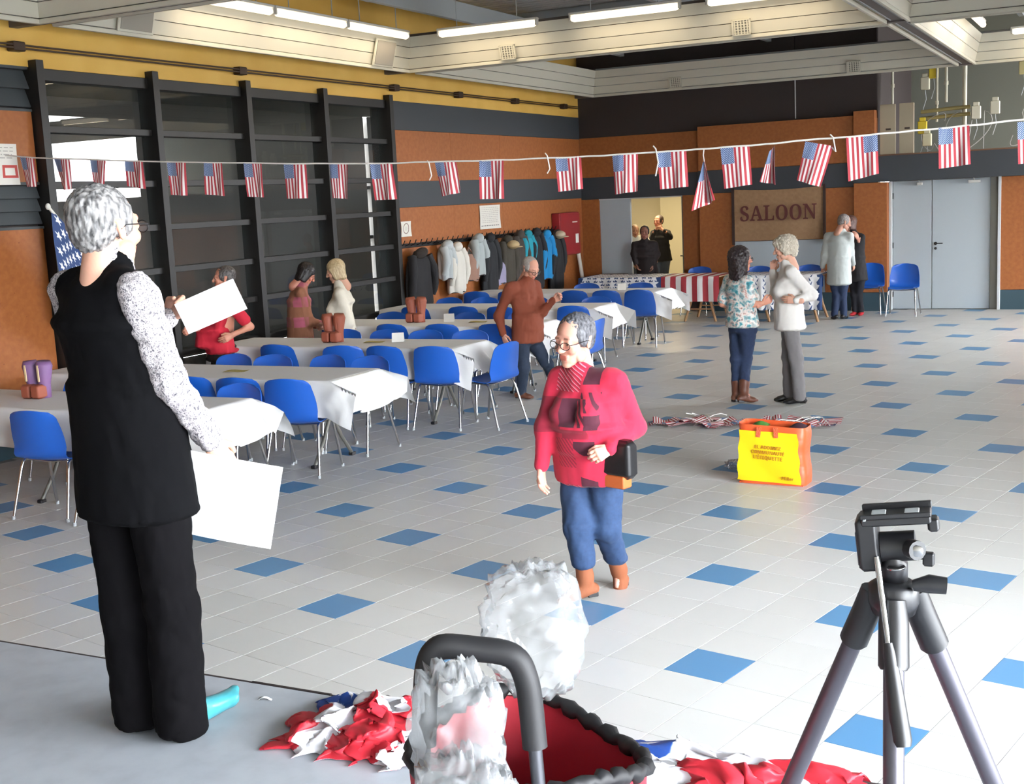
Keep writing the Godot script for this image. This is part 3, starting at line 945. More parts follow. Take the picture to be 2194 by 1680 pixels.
func flag_tables() -> void:
	var wood := mat("trestle_wood", h("9c7650"), 0.6)
	var specs := [[-8.25, -5.93, "trestle table with starred and striped flag cloth near the kitchen door"], [-5.62, -4.3, "trestle table with a blue flag cloth below the brown banner"]]
	for i in 2:
		var x0: float = specs[i][0]; var x1: float = specs[i][1]
		var t := thing("trestle_table", specs[i][2], "table", Vector3((x0 + x1) * 0.5, 0, -19.5))
		var L := x1 - x0
		pbox(t, "tabletop", Vector3(-L * 0.5, 0.70, -0.36), Vector3(L * 0.5, 0.73, 0.36), mats.light_wood, 0.004)
		for s in [-1, 1]:
			var x: float = s * (L * 0.5 - 0.28)
			for e in [-1, 1]:
				for q in [-1, 1]:
					var lg := G.new()
					var a := Vector3(x + q * 0.05, 0.69, e * 0.24); var b := Vector3(x + q * 0.26, 0.0, e * 0.34)
					lg.tube([b, a], 0.022, 6)
					part(t, "leg", lg.mesh(), wood)
				var bar := G.new()
				bar.tube([Vector3(x - 0.2, 0.2, e * 0.31), Vector3(x + 0.2, 0.2, e * 0.31)], 0.014, 6)
				part(t, "stretcher", bar.mesh(), wood)
		var tex: ImageTexture = flag_image(512, 256, 27, 0.60 if i == 0 else 1.0, 1.0, true, 22)
		if i == 0:
			var im := tex.get_image()
			for k in 16:                             # the stripes run on under the starred corner's lower edge
				pass
			tex = ImageTexture.create_from_image(im)
		var m := mat("flag_cloth_%d" % i, Color.WHITE, 0.7)
		m.albedo_texture = tex
		var g := G.new()
		var drop := 0.36 if i == 0 else 0.5
		g.sheet(60, 24, func(s: float, q: float) -> Vector3:
			var z := -0.42 + q * (0.84 + drop)
			var ez := maxf(0.0, z - 0.375)
			var wv := 0.012 * sin(s * 60.0) * minf(1.0, ez * 6.0)
			return Vector3(-L * 0.5 - 0.06 + s * (L + 0.12), 0.7335 - ez + (0.002 * sin(s * 31.0)), minf(z, 0.375) + wv + 0.02 * minf(1.0, ez * 9.0)), 0.0)
		one("flag_tablecloth", ["star and stripe printed cloth over the table by the kitchen door", "blue starred cloth over the table below the banner"][i], "tablecloth", g.mesh(), m, Vector3((x0 + x1) * 0.5, 0, -19.5))


# ================================================================ things on the walls and in the loft
func word(txt: String, size: float, depth: float, font: String, weight := 700) -> TextMesh:
	var t := TextMesh.new()
	var f := SystemFont.new()
	f.font_names = PackedStringArray([font])
	f.font_weight = weight
	t.font = f
	t.font_size = 64
	t.pixel_size = size / 64.0
	t.depth = depth
	t.curve_step = 2.0
	t.text = txt
	return t


func coat(label: String, z: float, top: float, bottom: float, width: float, col: String, kind: int) -> void:
	var c := thing("hanging_bag" if kind == 2 else "hanging_coat", label, "bag" if kind == 2 else "coat", Vector3(WALL_L + 0.14, top, z), 0.0, "coats and bags on the rack")
	var m := bump(mat("coat_" + col, h(col), 0.85), mats_cloth_bump(), 0.4)
	var ph := rng.randf() * TAU
	var len_ := top - bottom
	var g := G.new()
	g.sheet(28, 18, func(s: float, q: float) -> Vector3:
		var a := s * TAU
		var w: float
		if kind == 2: w = width * (0.35 + 0.65 * sin(clampf(q * 1.25, 0.0, 1.0) * PI * 0.62))
		else: w = width * (0.22 + 0.62 * smoothstep(0.0, 0.16, q) + 0.16 * q)
		if q > 0.97: w *= 0.9
		var d := 0.05 + 0.07 * smoothstep(0.0, 0.3, q) - 0.02 * q
		var fold := 1.0 + (0.13 * sin(a * 5.0 + ph + q * 1.5) + 0.06 * sin(a * 9.0 - ph)) * smoothstep(0.05, 0.6, q)
		return Vector3(cos(a) * d * fold, -q * len_ + 0.02 * sin(a * 3.0 + ph) * q, sin(a) * w * 0.5 * fold), 0.0)
	part(c, "bag_body" if kind == 2 else "coat_body", g.mesh(), m)
	var cap := G.new()
	cap.ell(Vector3(0.02, -len_ + 0.01, 0), Vector3(0.09, 0.012, width * 0.44), Basis(), 16, 6)
	part(c, "hem_lining", cap.mesh(), mats.band_brown)
	if kind == 2:
		for e in [-1, 1]:
			var sg := G.new()
			sg.tube([Vector3(0, 0.1, 0), Vector3(0.02, 0.0, e * width * 0.2), Vector3(0.02, -0.14, e * width * 0.36)], 0.009, 6)
			part(c, "strap", sg.mesh(), m)
		return
	for e in [-1, 1]:
		var sg := G.new()
		var pts := []; var rr := []
		for k in 8:
			var q := k / 7.0
			pts.append(Vector3(0.03 + 0.05 * sin(q * PI), -0.07 - q * minf(0.62, len_ * 0.72), e * width * (0.36 + 0.14 * sin(q * 2.2)) ))
			rr.append(0.066 - 0.018 * q + 0.006 * sin(q * 14.0 + ph))
		sg.tube(pts, rr, 10)
		part(c, "sleeve", sg.mesh(), m)
	var hg := G.new()
	hg.ell(Vector3(0.05, -0.03, 0), Vector3(0.075, 0.075, 0.11 if kind == 0 else 0.16), Basis(Vector3.RIGHT, 0.2), 12, 8)
	part(c, "collar" if kind == 0 else "hood", hg.mesh(), m if kind == 0 else bump(mat("fur_dark", h("2a2320"), 0.95), mats_cloth_bump(), 1.2))


var _cloth_bump: NoiseTexture2D
func mats_cloth_bump() -> NoiseTexture2D:
	if _cloth_bump == null:
		_cloth_bump = noise_tex(0.012, [], 77, 256, 4)
	return _cloth_bump


func sheet_of_paper(called: String, label: String, category: String, im: ImageTexture, centre: Vector3, w: float, hh: float, bas: Basis) -> void:
	var g := G.new()
	g.sheet(8, 8, func(s: float, q: float) -> Vector3: return Vector3((s - 0.5) * w, (0.5 - q) * hh, 0.006 * sin(s * 3.0 + q * 4.0)), 0.001, true)
	var m := mat("paper_" + label.sha1_text().substr(0, 6), Color.WHITE, 0.7)
	m.albedo_texture = im
	var o := one(called, label, category, g.mesh(), m)
	o.transform = Transform3D(bas, centre)


func text_lines(im: Image, x0: int, x1: int, y0: int, y1: int, rows: int, col: Color, seed_: int) -> void:
	var r := RandomNumberGenerator.new(); r.seed = seed_
	var step := (y1 - y0) / rows
	for k in rows:
		var x := x0
		while x < x1 - 4:
			var wlen := r.randi_range(3, 14)
			im.fill_rect(Rect2i(x, y0 + k * step, mini(wlen, x1 - x), maxi(2, step / 3)), col)
			x += wlen + 4


func build_wall_things() -> void:
	var east := Basis(Vector3(0, 0, -1), Vector3.UP, Vector3(1, 0, 0))    # faces +X
	# curtain rail along the yellow wall
	var rail := thing("curtain_rail", "dark metal curtain rail along the yellow wall above the glazing", "rail", Vector3(-8.9, 3.65, -8.2))
	var rg := G.new()
	rg.box(Vector3(0, 0.012, -5.05), Vector3(0.016, 0.016, 15.0), Basis(), 0.003)
	rg.box(Vector3(0, -0.016, -5.05), Vector3(0.016, 0.016, 15.0), Basis(), 0.003)
	part(rail, "track", rg.mesh(), mat("rail_brown", h("3b2a1e"), 0.5, 0.4))
	for z in [1.6, -0.04, -3.17, -6.42, -8.21, -10.1, -12.02]:
		var bg := G.new()
		bg.box(Vector3(-0.035, 0, z), Vector3(0.1, 0.085, 0.14), Basis(), 0.01)
		part(rail, "bracket", bg.mesh(), mats.rail_brown)
	# posters by the coats
	var im := Image.create(48, 60, false, Image.FORMAT_RGB8)
	im.fill(h("d9d6cc"))
	for a in 200:
		for rr in 3:
			var p := Vector2(24, 28) + Vector2(cos(a * TAU / 200) * (14 - rr * 0.5), sin(a * TAU / 200) * (20 - rr * 0.5))
			im.set_pixel(int(p.x), int(p.y), h("5d3a34"))
	for y in range(20, 37):
		for x in range(17, 31):
			if (x * 7 + y * 5) % 4 == 0: im.set_pixel(x, y, h("a7a198"))
	sheet_of_paper("notice", "small white notice with an oval emblem on the orange wall", "notice", ImageTexture.create_from_image(im), Vector3(WALL_L + 0.01, 1.76, -14.8), 0.27, 0.21, east)
	im = Image.create(160, 90, false, Image.FORMAT_RGB8)
	im.fill(h("d3cec4"))
	text_lines(im, 14, 146, 8, 74, 9, h("a59e98"), 5)
	text_lines(im, 10, 150, 76, 86, 1, h("6b6662"), 6)
	sheet_of_paper("notice", "large white sheet of printed text above the coats", "notice", ImageTexture.create_from_image(im), Vector3(WALL_L + 0.01, 1.84, -17.34), 0.70, 0.365, east)
	im = Image.create(64, 96, false, Image.FORMAT_RGB8)
	im.fill(h("e2ded6"))
	im.fill_rect(Rect2i(26, 50, 36, 30), h("b5433c"))
	im.fill_rect(Rect2i(32, 56, 24, 18), h("e2ded6"))
	text_lines(im, 8, 58, 8, 40, 4, h("9f9a94"), 9)
	sheet_of_paper("notice", "white notice with red sign beside the louvres above the louvre panel", "notice", ImageTexture.create_from_image(im), Vector3(WALL_L + 0.012, 2.62, -8.02), 0.3, 0.36, east)
	# fire hose cabinet
	var cab := thing("hose_cabinet", "red metal fire cabinet on the wall behind the coats", "cabinet", Vector3(WALL_L + 0.006, 1.08, -20.07))
	var redm := mat("cabinet_red", h("8e1c24"), 0.45)
	pbox(cab, "body", Vector3(0, 0, -0.43), Vector3(0.15, 0.74, 0.43), redm, 0.01)
	pbox(cab, "door", Vector3(0.15, 0.02, -0.41), Vector3(0.165, 0.72, 0.41), redm, 0.005)
	pbox(cab, "label_plate", Vector3(0.166, 0.56, -0.30), Vector3(0.169, 0.58, -0.08), mats.white_plastic)
	pbox(cab, "sticker", Vector3(0.166, 0.2, -0.33), Vector3(0.169, 0.36, -0.2), mats.white_plastic)
	# coat rack with everything on it
	var rack := thing("coat_rack", "long dark rail of coat hooks on the orange wall", "coat rack", Vector3(WALL_L, 1.53, -17.05))
	pbox(rack, "rail", Vector3(0, -0.03, -2.6), Vector3(0.04, 0.03, 2.6), mats.black_metal, 0.006)
	for k in 34:
		var hg := G.new()
		var z := -2.5 + k * 5.0 / 33.0
		hg.tube([Vector3(0.04, 0.0, z), Vector3(0.1, 0.02, z), Vector3(0.13, 0.08, z)], 0.007, 6)
		part(rack, "hook", hg.mesh(), mats.black_metal)
	for e in [["long black coat with a dark fur hood at the near end of the rack", -14.86, 1.45, 0.68, 0.6, "17161a", 1],
			["pale grey jacket with the sleeve showing beside the white coat", -15.62, 1.52, 1.0, 0.22, "a9afb0", 0],
			["white coat with a dark belt line hanging on the rack", -15.9, 1.48, 0.78, 0.42, "c9c5bb", 0],
			["dull pink and brown soft handbag hanging among the coats", -16.33, 1.32, 0.92, 0.46, "8b6a5b", 2],
			["light grey coat hanging above the brown handbag", -16.58, 1.57, 0.98, 0.34, "9aa1a0", 0],
			["black coat between the grey coat and the patterned bag", -16.95, 1.56, 0.72, 0.42, "1b1c20", 0],
			["patterned blue and red cloth bag among the coats", -17.27, 1.2, 0.8, 0.26, "8d87a0", 2],
			["olive brown coat with a beige cap over it", -17.55, 1.5, 0.8, 0.46, "3a352c", 0],
			["dark grey brown coat beside the turquoise jacket", -18.0, 1.56, 0.66, 0.4, "3d3630", 0],
			["turquoise jacket half hidden between dark coats", -18.28, 1.55, 1.02, 0.36, "1d8a9c", 0],
			["black coat between the turquoise and the bright blue jackets", -18.62, 1.57, 0.6, 0.46, "191a1f", 0],
			["bright blue jacket near the far end of the rack", -19.02, 1.52, 0.74, 0.4, "1279b0", 0],
			["black coat at the far end of the rack by the red cabinet", -19.42, 1.5, 0.53, 0.44, "1c1b1f", 1]]:
		coat(e[0], e[1], e[2], e[3], e[4], e[5], e[6])
	for e in [["beige cap with a dark band on the olive coat", Vector3(WALL_L + 0.28, 1.39, -17.55), "b09a72"], ["cream knitted hat on top of the farthest coats", Vector3(WALL_L + 0.26, 1.46, -19.4), "b3a58c"]]:
		var hat := thing("cap", e[0], "hat", e[1], 0.0, "hats on the rack")
		var cg := G.new()
		cg.ell(Vector3.ZERO, Vector3(0.1, 0.07, 0.12), Basis(), 14, 8)
		part(hat, "crown", cg.mesh(), mat("hat_" + e[2], h(e[2]), 0.9))
		var br := G.new()
		br.ell(Vector3(0.05, -0.035, 0), Vector3(0.11, 0.012, 0.13), Basis(), 14, 6)
		part(hat, "brim", br.mesh(), mats["hat_" + e[2]])
	# rolled paper leaning in the corner
	var tb := G.new()
	tb.tube([Vector3(-8.84, 0.0, -20.72), Vector3(-8.9, 1.2, -20.5)], 0.035, 12)
	one("paper_roll", "white cardboard tube leaning in the corner beside the red cabinet", "tube", tb.mesh(), mats.white_plastic)
	var bx := thing("dark_box", "dark brown box on the floor in front of the shut kitchen door leaf", "box", Vector3(-8.35, 0, -20.75))
	pbox(bx, "carton", Vector3(-0.24, 0, -0.15), Vector3(0.24, 0.62, 0.15), mat("box_brown", h("3f332c"), 0.8), 0.006)
	pbox(bx, "lid", Vector3(-0.25, 0.62, -0.16), Vector3(0.25, 0.68, 0.16), mats.box_brown, 0.006)
	# banner
	var ban := thing("saloon_banner", "brown kraft banner lettered SALOON on the far wall", "banner", Vector3(-5.345, 1.64, -20.835))
	var bg := G.new()
	bg.sheet(24, 12, func(s: float, q: float) -> Vector3: return Vector3((s - 0.5) * 1.5, (0.5 - q) * 0.87 - 0.03 * sin(s * PI) * (1.0 - q), 0.012 * sin(s * 9.0 + q * 3.0) * q + 0.015), 0.003, true)
	part(ban, "cloth", bg.mesh(), tri_mat("kraft", noise_tex(0.02, [[0.0, h("8a6a4c")], [1.0, h("9c7b5a")]], 13, 256, 4), 2.0, 0.8))
	var tm := part(ban, "lettering", word("SALOON", 0.43, 0.006, "Droid Serif", 700), mat("saloon_ink", h("5a2a26"), 0.8), Vector3(0.0, 0.02, 0.035))
	tm.scale = Vector3(0.70, 0.82, 1.0)
	for s in [-0.775, 0.775]:
		pbox(ban, "side_rod", Vector3(s - 0.02, -0.5, 0.0), Vector3(s + 0.02, 0.46, 0.03), mat("rod_dark", h("33201a"), 0.7))
	# loft clutter
	for e in [[Vector3(-3.57, 2.92, -20.93), 0.29, "pale plank standing at the left end of the loft"], [Vector3(-3.28, 2.92, -20.95), 0.27, "pale plank with a dark knot beside the other loft plank"]]:
		var p := thing("loft_plank", e[2], "plank", e[0] - Vector3(0, 0.395, 0))
		pbox(p, "board", Vector3(-e[1] * 0.42, 0, -0.03), Vector3(e[1] * 0.42, 0.79, 0.02), mat("plank_grey", h("a59a84"), 0.7), 0.006)
		pbox(p, "knot", Vector3(-0.03, 0.38, 0.02), Vector3(0.05, 0.41, 0.023), mats.box_brown)
	var pipe_m := mat("pipe_cream", h("cfcbb6"), 0.5)
	for e in [[-2.44, 2.53, 3.95, 0.035, "thick cream pipe rising through the loft"], [-2.86, 3.0, 3.9, 0.018, "thin cream pipe left of the thick loft pipe"], [-2.72, 3.3, 3.9, 0.022, "short valve pipe hanging in the loft"], [-3.55, 3.32, 3.9, 0.02, "grey pipe above the loft planks"]]:
		var pg := G.new()
		pg.tube([Vector3(0, e[1], 0), Vector3(0, (e[1] + e[2]) * 0.5, 0), Vector3(0, e[2], 0)], e[3], 10)
		var pt := thing("loft_pipe", e[4], "pipe", Vector3(e[0], 0, -21.25))
		part(pt, "pipe", pg.mesh(), pipe_m)
		var cl := G.new()
		cl.lathe([Vector2(0.0, -0.03), Vector2(e[3] * 1.5, -0.03), Vector2(e[3] * 1.5, 0.03), Vector2(0, 0.03)], 10, Transform3D(Basis(), Vector3(0, e[1] + 0.3, 0)))
		part(pt, "collar", cl.mesh(), pipe_m)
	for e in [[3.17, "upper brass pipe lying across the loft"], [3.06, "lower brass pipe lying across the loft"]]:
		var pg := G.new()
		pg.tube([Vector3(-3.1, e[0], -21.2), Vector3(-2.7, e[0] + 0.02, -21.2), Vector3(-2.35, e[0] + 0.03, -21.2)], 0.03, 8)
		one("brass_pipe", e[1], "pipe", pg.mesh(), mat("brass_dull", h("9c8f5f"), 0.45, 0.3))
	for e in [[Vector3(-3.05, 3.62, -21.3), "e0dcc4", "white device hung high in the loft"], [Vector3(-2.92, 3.79, -21.3), "d2b82e", "yellow tag high in the loft beside the white device"], [Vector3(-3.06, 2.92, -21.1), "d2b82e", "yellow box on the loft near the planks"], [Vector3(-2.98, 2.72, -21.05), "cfc8a6", "cream bottle shaped device low in the loft"], [Vector3(-2.25, 3.1, -21.1), "d8d5c4", "white box right of the thick loft pipe"], [Vector3(-1.98, 3.16, -21.2), "c5c4b4", "white bulb like device on the loft wall"], [Vector3(-1.58, 3.74, -21.3), "cdc08a", "cream lamp box at the upper right of the loft"]]:
		var t := thing("loft_device", e[2], "device", e[0])
		pbox(t, "casing", Vector3(-0.07, -0.1, -0.04), Vector3(0.07, 0.1, 0.04), mat("device_" + e[1], h(e[1]), 0.5), 0.012)
		pbox(t, "socket", Vector3(-0.045, 0.1, -0.03), Vector3(0.045, 0.16, 0.03), mats["device_" + e[1]], 0.008)
		var wg := G.new()
		wg.tube([Vector3(0, -0.09, 0), Vector3(0.02, -0.25, 0.02), Vector3(-0.03, -0.21 + 2.53 - minf(e[0].y, 2.74), 0.03)], 0.006, 5)
		part(t, "lead", wg.mesh(), mats.girder_grey)
	for k in 7:
		var wg := G.new()
		var x := -2.9 + k * 0.33 + (0.35 if k > 2 else 0.0)
		var pts := []
		for j in 19:
			var a := j / 18.0 * TAU * 0.8 + k
			pts.append(Vector3(x + 0.17 * cos(a) + 0.05 * sin(a * 2.0 + k), 2.54 + 0.3 + 0.29 * sin(a + 0.6), -21.15 + 0.06 * sin(a * 1.5 + k)))
		pts.append(Vector3(x + 0.1, 2.535, -21.1))
		wg.tube(pts, 0.007, 5)
		one("cable_loop", ["grey cable loop beside the loft planks", "grey cable loop under the brass pipes", "grey cable loop left of the thick loft pipe", "grey cable loop right of the thick loft pipe", "grey cable loop under the bulb like device", "grey cable loop toward the right of the loft", "rightmost grey cable loop in the loft"][k], "cable", wg.mesh(), mat("cable_grey", h("9a9994"), 0.5), Vector3.ZERO, 0.0, "cables lying in the loft")
	# grilles in the white wells
	for e in [[Vector3(-7.10, 3.93, -14.40), "small square grille in the lit ceiling well, left one"], [Vector3(-4.09, 3.93, -14.40), "small square grille in the lit ceiling well, right one"], [Vector3(-7.05, 3.93, -20.69), "small grille in the dim far ceiling well, left one"], [Vector3(-4.06, 3.93, -20.69), "small bluish grille in the dim far ceiling well, right one"]]:
		var v := thing("ceiling_grille", e[1], "grille", e[0])
		v.rotation.x = 0.26
		for q in [[-0.11, -0.09, 0.11, -0.075], [-0.11, 0.075, 0.11, 0.09], [-0.11, -0.09, -0.09, 0.09], [0.09, -0.09, 0.11, 0.09]]:
			pbox(v, "frame", Vector3(q[0], q[1], 0), Vector3(q[2], q[3], 0.022), mats.fascia_white)
		pbox(v, "recess", Vector3(-0.09, -0.075, 0.002), Vector3(0.09, 0.075, 0.006), mat("grille_dark", h("7d7c72"), 0.6))
		for k in 5:
			pbox(v, "bar", Vector3(-0.085 + k * 0.037, -0.075, 0.006), Vector3(-0.07 + k * 0.037, 0.075, 0.016), mats.fascia_white)
			pbox(v, "bar", Vector3(-0.09, -0.066 + k * 0.03, 0.006), Vector3(0.09, -0.058 + k * 0.03, 0.014), mats.fascia_white)
	for e in [[-13.75, "grey square loudspeaker cover in the lit ceiling well"], [-9.35, "grey square cover at the near end of the lit ceiling well"]]:
		var v := thing("speaker_cover", e[1], "cover", Vector3(-8.525, 4.0, e[0]), PI / 2)
		v.rotation.x = 0.0
		var bs := Basis(Vector3.UP, PI / 2) * Basis(Vector3.RIGHT, 0.26)
		v.transform = Transform3D(bs, Vector3(-8.525, 4.0, e[0]))
		pbox(v, "frame", Vector3(-0.24, -0.17, 0), Vector3(0.24, 0.17, 0.02), mats.fascia_white, 0.005)
		pbox(v, "cloth_panel", Vector3(-0.21, -0.145, 0.02), Vector3(0.21, 0.145, 0.028), mat("cover_grey", h("938d83"), 0.8), 0.003)


# ================================================================ bunting
func build_bunting() -> void:
	var sc := 0.968; var z := -8.035
	var line := [[-9.3, 2.72], [-8.911, 2.676], [-7.674, 2.574], [-6.048, 2.465], [-5.219, 2.423], [-4.639, 2.405], [-4.088, 2.388], [-3.493, 2.378], [-3.0, 2.376], [-2.596, 2.38], [-2.209, 2.384], [-1.929, 2.394], [-1.627, 2.399], [-1.25, 2.409], [-0.861, 2.421], [-0.3, 2.45], [0.6, 2.5], [2.0, 2.6], [4.44, 2.8]]
	var pts := []
	for q in line: pts.append(Vector3(q[0] * sc, (q[1] - 2.105) * sc + 2.105, z))
	var smooth_pts := []
	for k in pts.size() - 1:
		for j in 4:
			smooth_pts.append(pts[k].lerp(pts[k + 1], j / 4.0) + Vector3(0, 0.002 * sin(k * 4 + j * 2.0), 0))
	smooth_pts.append(pts[-1])
	var cord := thing("bunting_string", "white paper cord stretched across the hall holding the small flags", "cord")
	var sg := G.new()
	sg.tube(smooth_pts, 0.0065, 6)
	var paper := mat("cord_white", h("e8e4de"), 0.8)
	part(cord, "cord", sg.mesh(), paper)
	for e in [[-3.0 + 0.0, 0.0], [-3.83, 1.0], [-1.78, 2.0], [-4.82, 1.0]]:
		var lg := G.new()
		var x: float = e[0] * sc; var y := 2.36
		lg.tube([Vector3(x, y + 0.05, z), Vector3(x + 0.02, y + 0.03, z + 0.01), Vector3(x + 0.035, y - 0.06, z + 0.01), Vector3(x + 0.01, y - 0.15 + 0.06 * e[1], z)], 0.005, 5)
		part(cord, "loose_end", lg.mesh(), paper)
	var tex := flag_image(130, 190, 13, 0.46, 0.42, true, 0)
	var fm := mat("flag_print", Color.WHITE, 0.75)
	fm.albedo_texture = tex
	fm.backlight_enabled = true
	fm.backlight = Color(0.25, 0.25, 0.25)
	# corners in metres across the hall: left and right end of the hem, then the lower corners
	var fl := [[-9.10, 2.690, -8.93, 2.681, -8.94, 2.419, -9.06, 2.42], [-8.683, 2.654, -8.497, 2.64, -8.522, 2.374, -8.619, 2.374], [-8.247, 2.622, -8.068, 2.604, -8.129, 2.348, -8.227, 2.356], [-7.842, 2.595, -7.643, 2.572, -7.645, 2.338, -7.843, 2.371],
		[-7.374, 2.553, -7.171, 2.534, -7.192, 2.262, -7.36, 2.273], [-6.976, 2.523, -6.785, 2.513, -6.779, 2.24, -6.985, 2.261], [-6.562, 2.501, -6.378, 2.487, -6.376, 2.212, -6.542, 2.223], [-6.164, 2.468, -5.943, 2.463, -5.954, 2.186, -6.161, 2.191],
		[-5.719, 2.443, -5.542, 2.437, -5.56, 2.162, -5.701, 2.179], [-5.334, 2.426, -5.134, 2.419, -5.116, 2.143, -5.313, 2.144], [-4.76, 2.405, -4.574, 2.405, -4.553, 2.168, -4.716, 2.147], [-4.368, 2.394, -4.166, 2.386, -4.177, 2.107, -4.376, 2.112],
		[-3.749, 2.386, -3.547, 2.384, -3.543, 2.15, -3.735, 2.138], [-3.311, 2.371, -3.118, 2.373, -3.13, 2.115, -3.303, 2.099], [-2.969, 2.377, -2.762, 2.377, -2.756, 2.13, -2.96, 2.12], [-2.64, 2.29, -2.632, 2.297, -2.552, 2.032, -2.723, 1.962],
		[-2.521, 2.382, -2.32, 2.385, -2.306, 2.124, -2.501, 2.102], [-2.185, 2.33, -2.146, 2.374, -2.134, 2.113, -2.245, 2.137], [-1.944, 2.386, -1.762, 2.345, -1.849, 2.084, -2.006, 2.137], [-1.678, 2.399, -1.48, 2.398, -1.472, 2.153, -1.664, 2.112],
		[-1.106, 2.417, -0.924, 2.419, -0.913, 2.182, -1.102, 2.163], [-0.647, 2.42, -0.476, 2.419, -0.467, 2.177, -0.638, 2.167]]
	var ord := ["first", "second", "third", "fourth", "fifth", "sixth", "seventh", "eighth", "ninth", "tenth", "eleventh", "twelfth", "thirteenth", "fourteenth", "fifteenth", "sixteenth", "seventeenth", "eighteenth", "nineteenth", "twentieth", "twenty-first", "twenty-second"]
	for k in fl.size():
		var q: Array = fl[k]
		var c := []
		for j in 4: c.append(Vector3(q[j * 2] * sc, (q[j * 2 + 1] - 2.105) * sc + 2.105, 0))
		var o: Vector3 = c[0]
		var mirror: bool = k == 19
		var g := G.new()
		var ph := rng.randf() * TAU; var amp := 0.008 + 0.008 * rng.randf()
		if k in [15, 17]: amp = 0.03
		g.sheet(12, 12, func(s: float, t: float) -> Vector3:
			var p: Vector3 = c[0].lerp(c[1], s).lerp(c[3].lerp(c[2], s), t)
			return p - o + Vector3(0, 0, (amp * sin(s * 7.0 + ph) + 0.6 * amp * sin(s * 13.0 + ph + t * 2.0)) * (0.3 + t)), 0.0008, true)
		if mirror:
			for j in g.u.size(): g.u[j].x = 1.0 - g.u[j].x
		var extra := ""
		if k == 15: extra = ", hanging by one corner"
		elif k == 17: extra = ", crumpled and folded"
		elif k == 18: extra = ", hanging askew"
		elif k == 19: extra = ", turned round"
		one("flag_pennant", "small striped flag on the white cord, %s from the left%s" % [ord[k], extra], "flag", g.mesh(), fm, o + Vector3(0, 0, z), 0.0, "small flags on the cord")
	for e in [15]:
		var tg := G.new()
		tg.tube([Vector3(-2.636 * sc, 2.372, z), Vector3(-2.64 * sc, 2.33, z + 0.004), Vector3(-2.635 * sc, 2.285, z)], 0.004, 5)
		part(cord, "tie", tg.mesh(), paper)
	# the large flag on a pole leaning at the left wall
	var pole := thing("flag_on_pole", "large starred flag hanging from a white pole at the left wall", "flag", Vector3(-8.6, 0, -8.1))
	var a := Vector3(0.0, 2.23, 0.0); var b := Vector3(0.1, 0.0, -2.0)
	var d := (Vector3(0.0, 1.55, -0.62) - a)
	var pg := G.new()
	pg.tube([a, a + d * 0.5, a + d, a + d * 1.6], 0.014, 8)
	part(pole, "pole", pg.mesh(), mats.white_plastic)
	var fin := G.new()
	fin.ell(a, Vector3(0.024, 0.03, 0.024))
	part(pole, "finial", fin.mesh(), mats.white_plastic)
	var sm := mat("big_flag", Color.WHITE, 0.7)
	var bi := flag_image(256, 384, 13, 1.0, 1.0, false, 14)
	sm.albedo_texture = bi
	var fg := G.new()
	fg.sheet(16, 16, func(s: float, t: float) -> Vector3:
		var p := a + d * (0.05 + s * 0.95)
		return p + Vector3(0.03 * sin(s * 9.0 + t * 2.0), -t * 0.98 * (1.0 - 0.25 * s), 0.02 * sin(t * 5.0)), 0.001)
	part(pole, "starred_cloth", fg.mesh(), sm)
	var sl := G.new()
	sl.tube([a + d * 1.6, Vector3(0.02, 0.0, -0.9)], 0.014, 8)
	part(pole, "stand_leg", sl.mesh(), mats.white_plastic)


# ================================================================ things on the stage and near it
func crumple(called_part: String, parent: Node3D, centre: Vector3, r: Vector3, seed_: int, amp: float, m: Material, drop := 0.0) -> void:
	# a creased bag of film: a ball pushed in and out along sharp ridges
	var n := FastNoiseLite.new(); n.seed = seed_; n.frequency = 3.2; n.fractal_type = FastNoiseLite.FRACTAL_RIDGED; n.fractal_octaves = 2
	var n2 := FastNoiseLite.new(); n2.seed = seed_ + 5; n2.frequency = 1.1
	var g := G.new()
	g.sheet(44, 30, func(s: float, t: float) -> Vector3:
		var a := s * TAU; var th := 0.06 + t * (PI - 0.12)
		var d := Vector3(sin(th) * cos(a), cos(th), sin(th) * sin(a))
		var box := 1.0 / maxf(maxf(absf(d.x), absf(d.y)), absf(d.z))
		var k := lerpf(1.0, minf(box, 1.35), 0.55) + amp * n.get_noise_3dv(d * 1.2) + 1.3 * amp * n2.get_noise_3dv(d * 2.0)
		var p := d * r * k
		if d.y < 0: p.y -= drop * d.y * d.y
		return centre + p, 0.0)
	part(parent, called_part, g.mesh(), m)


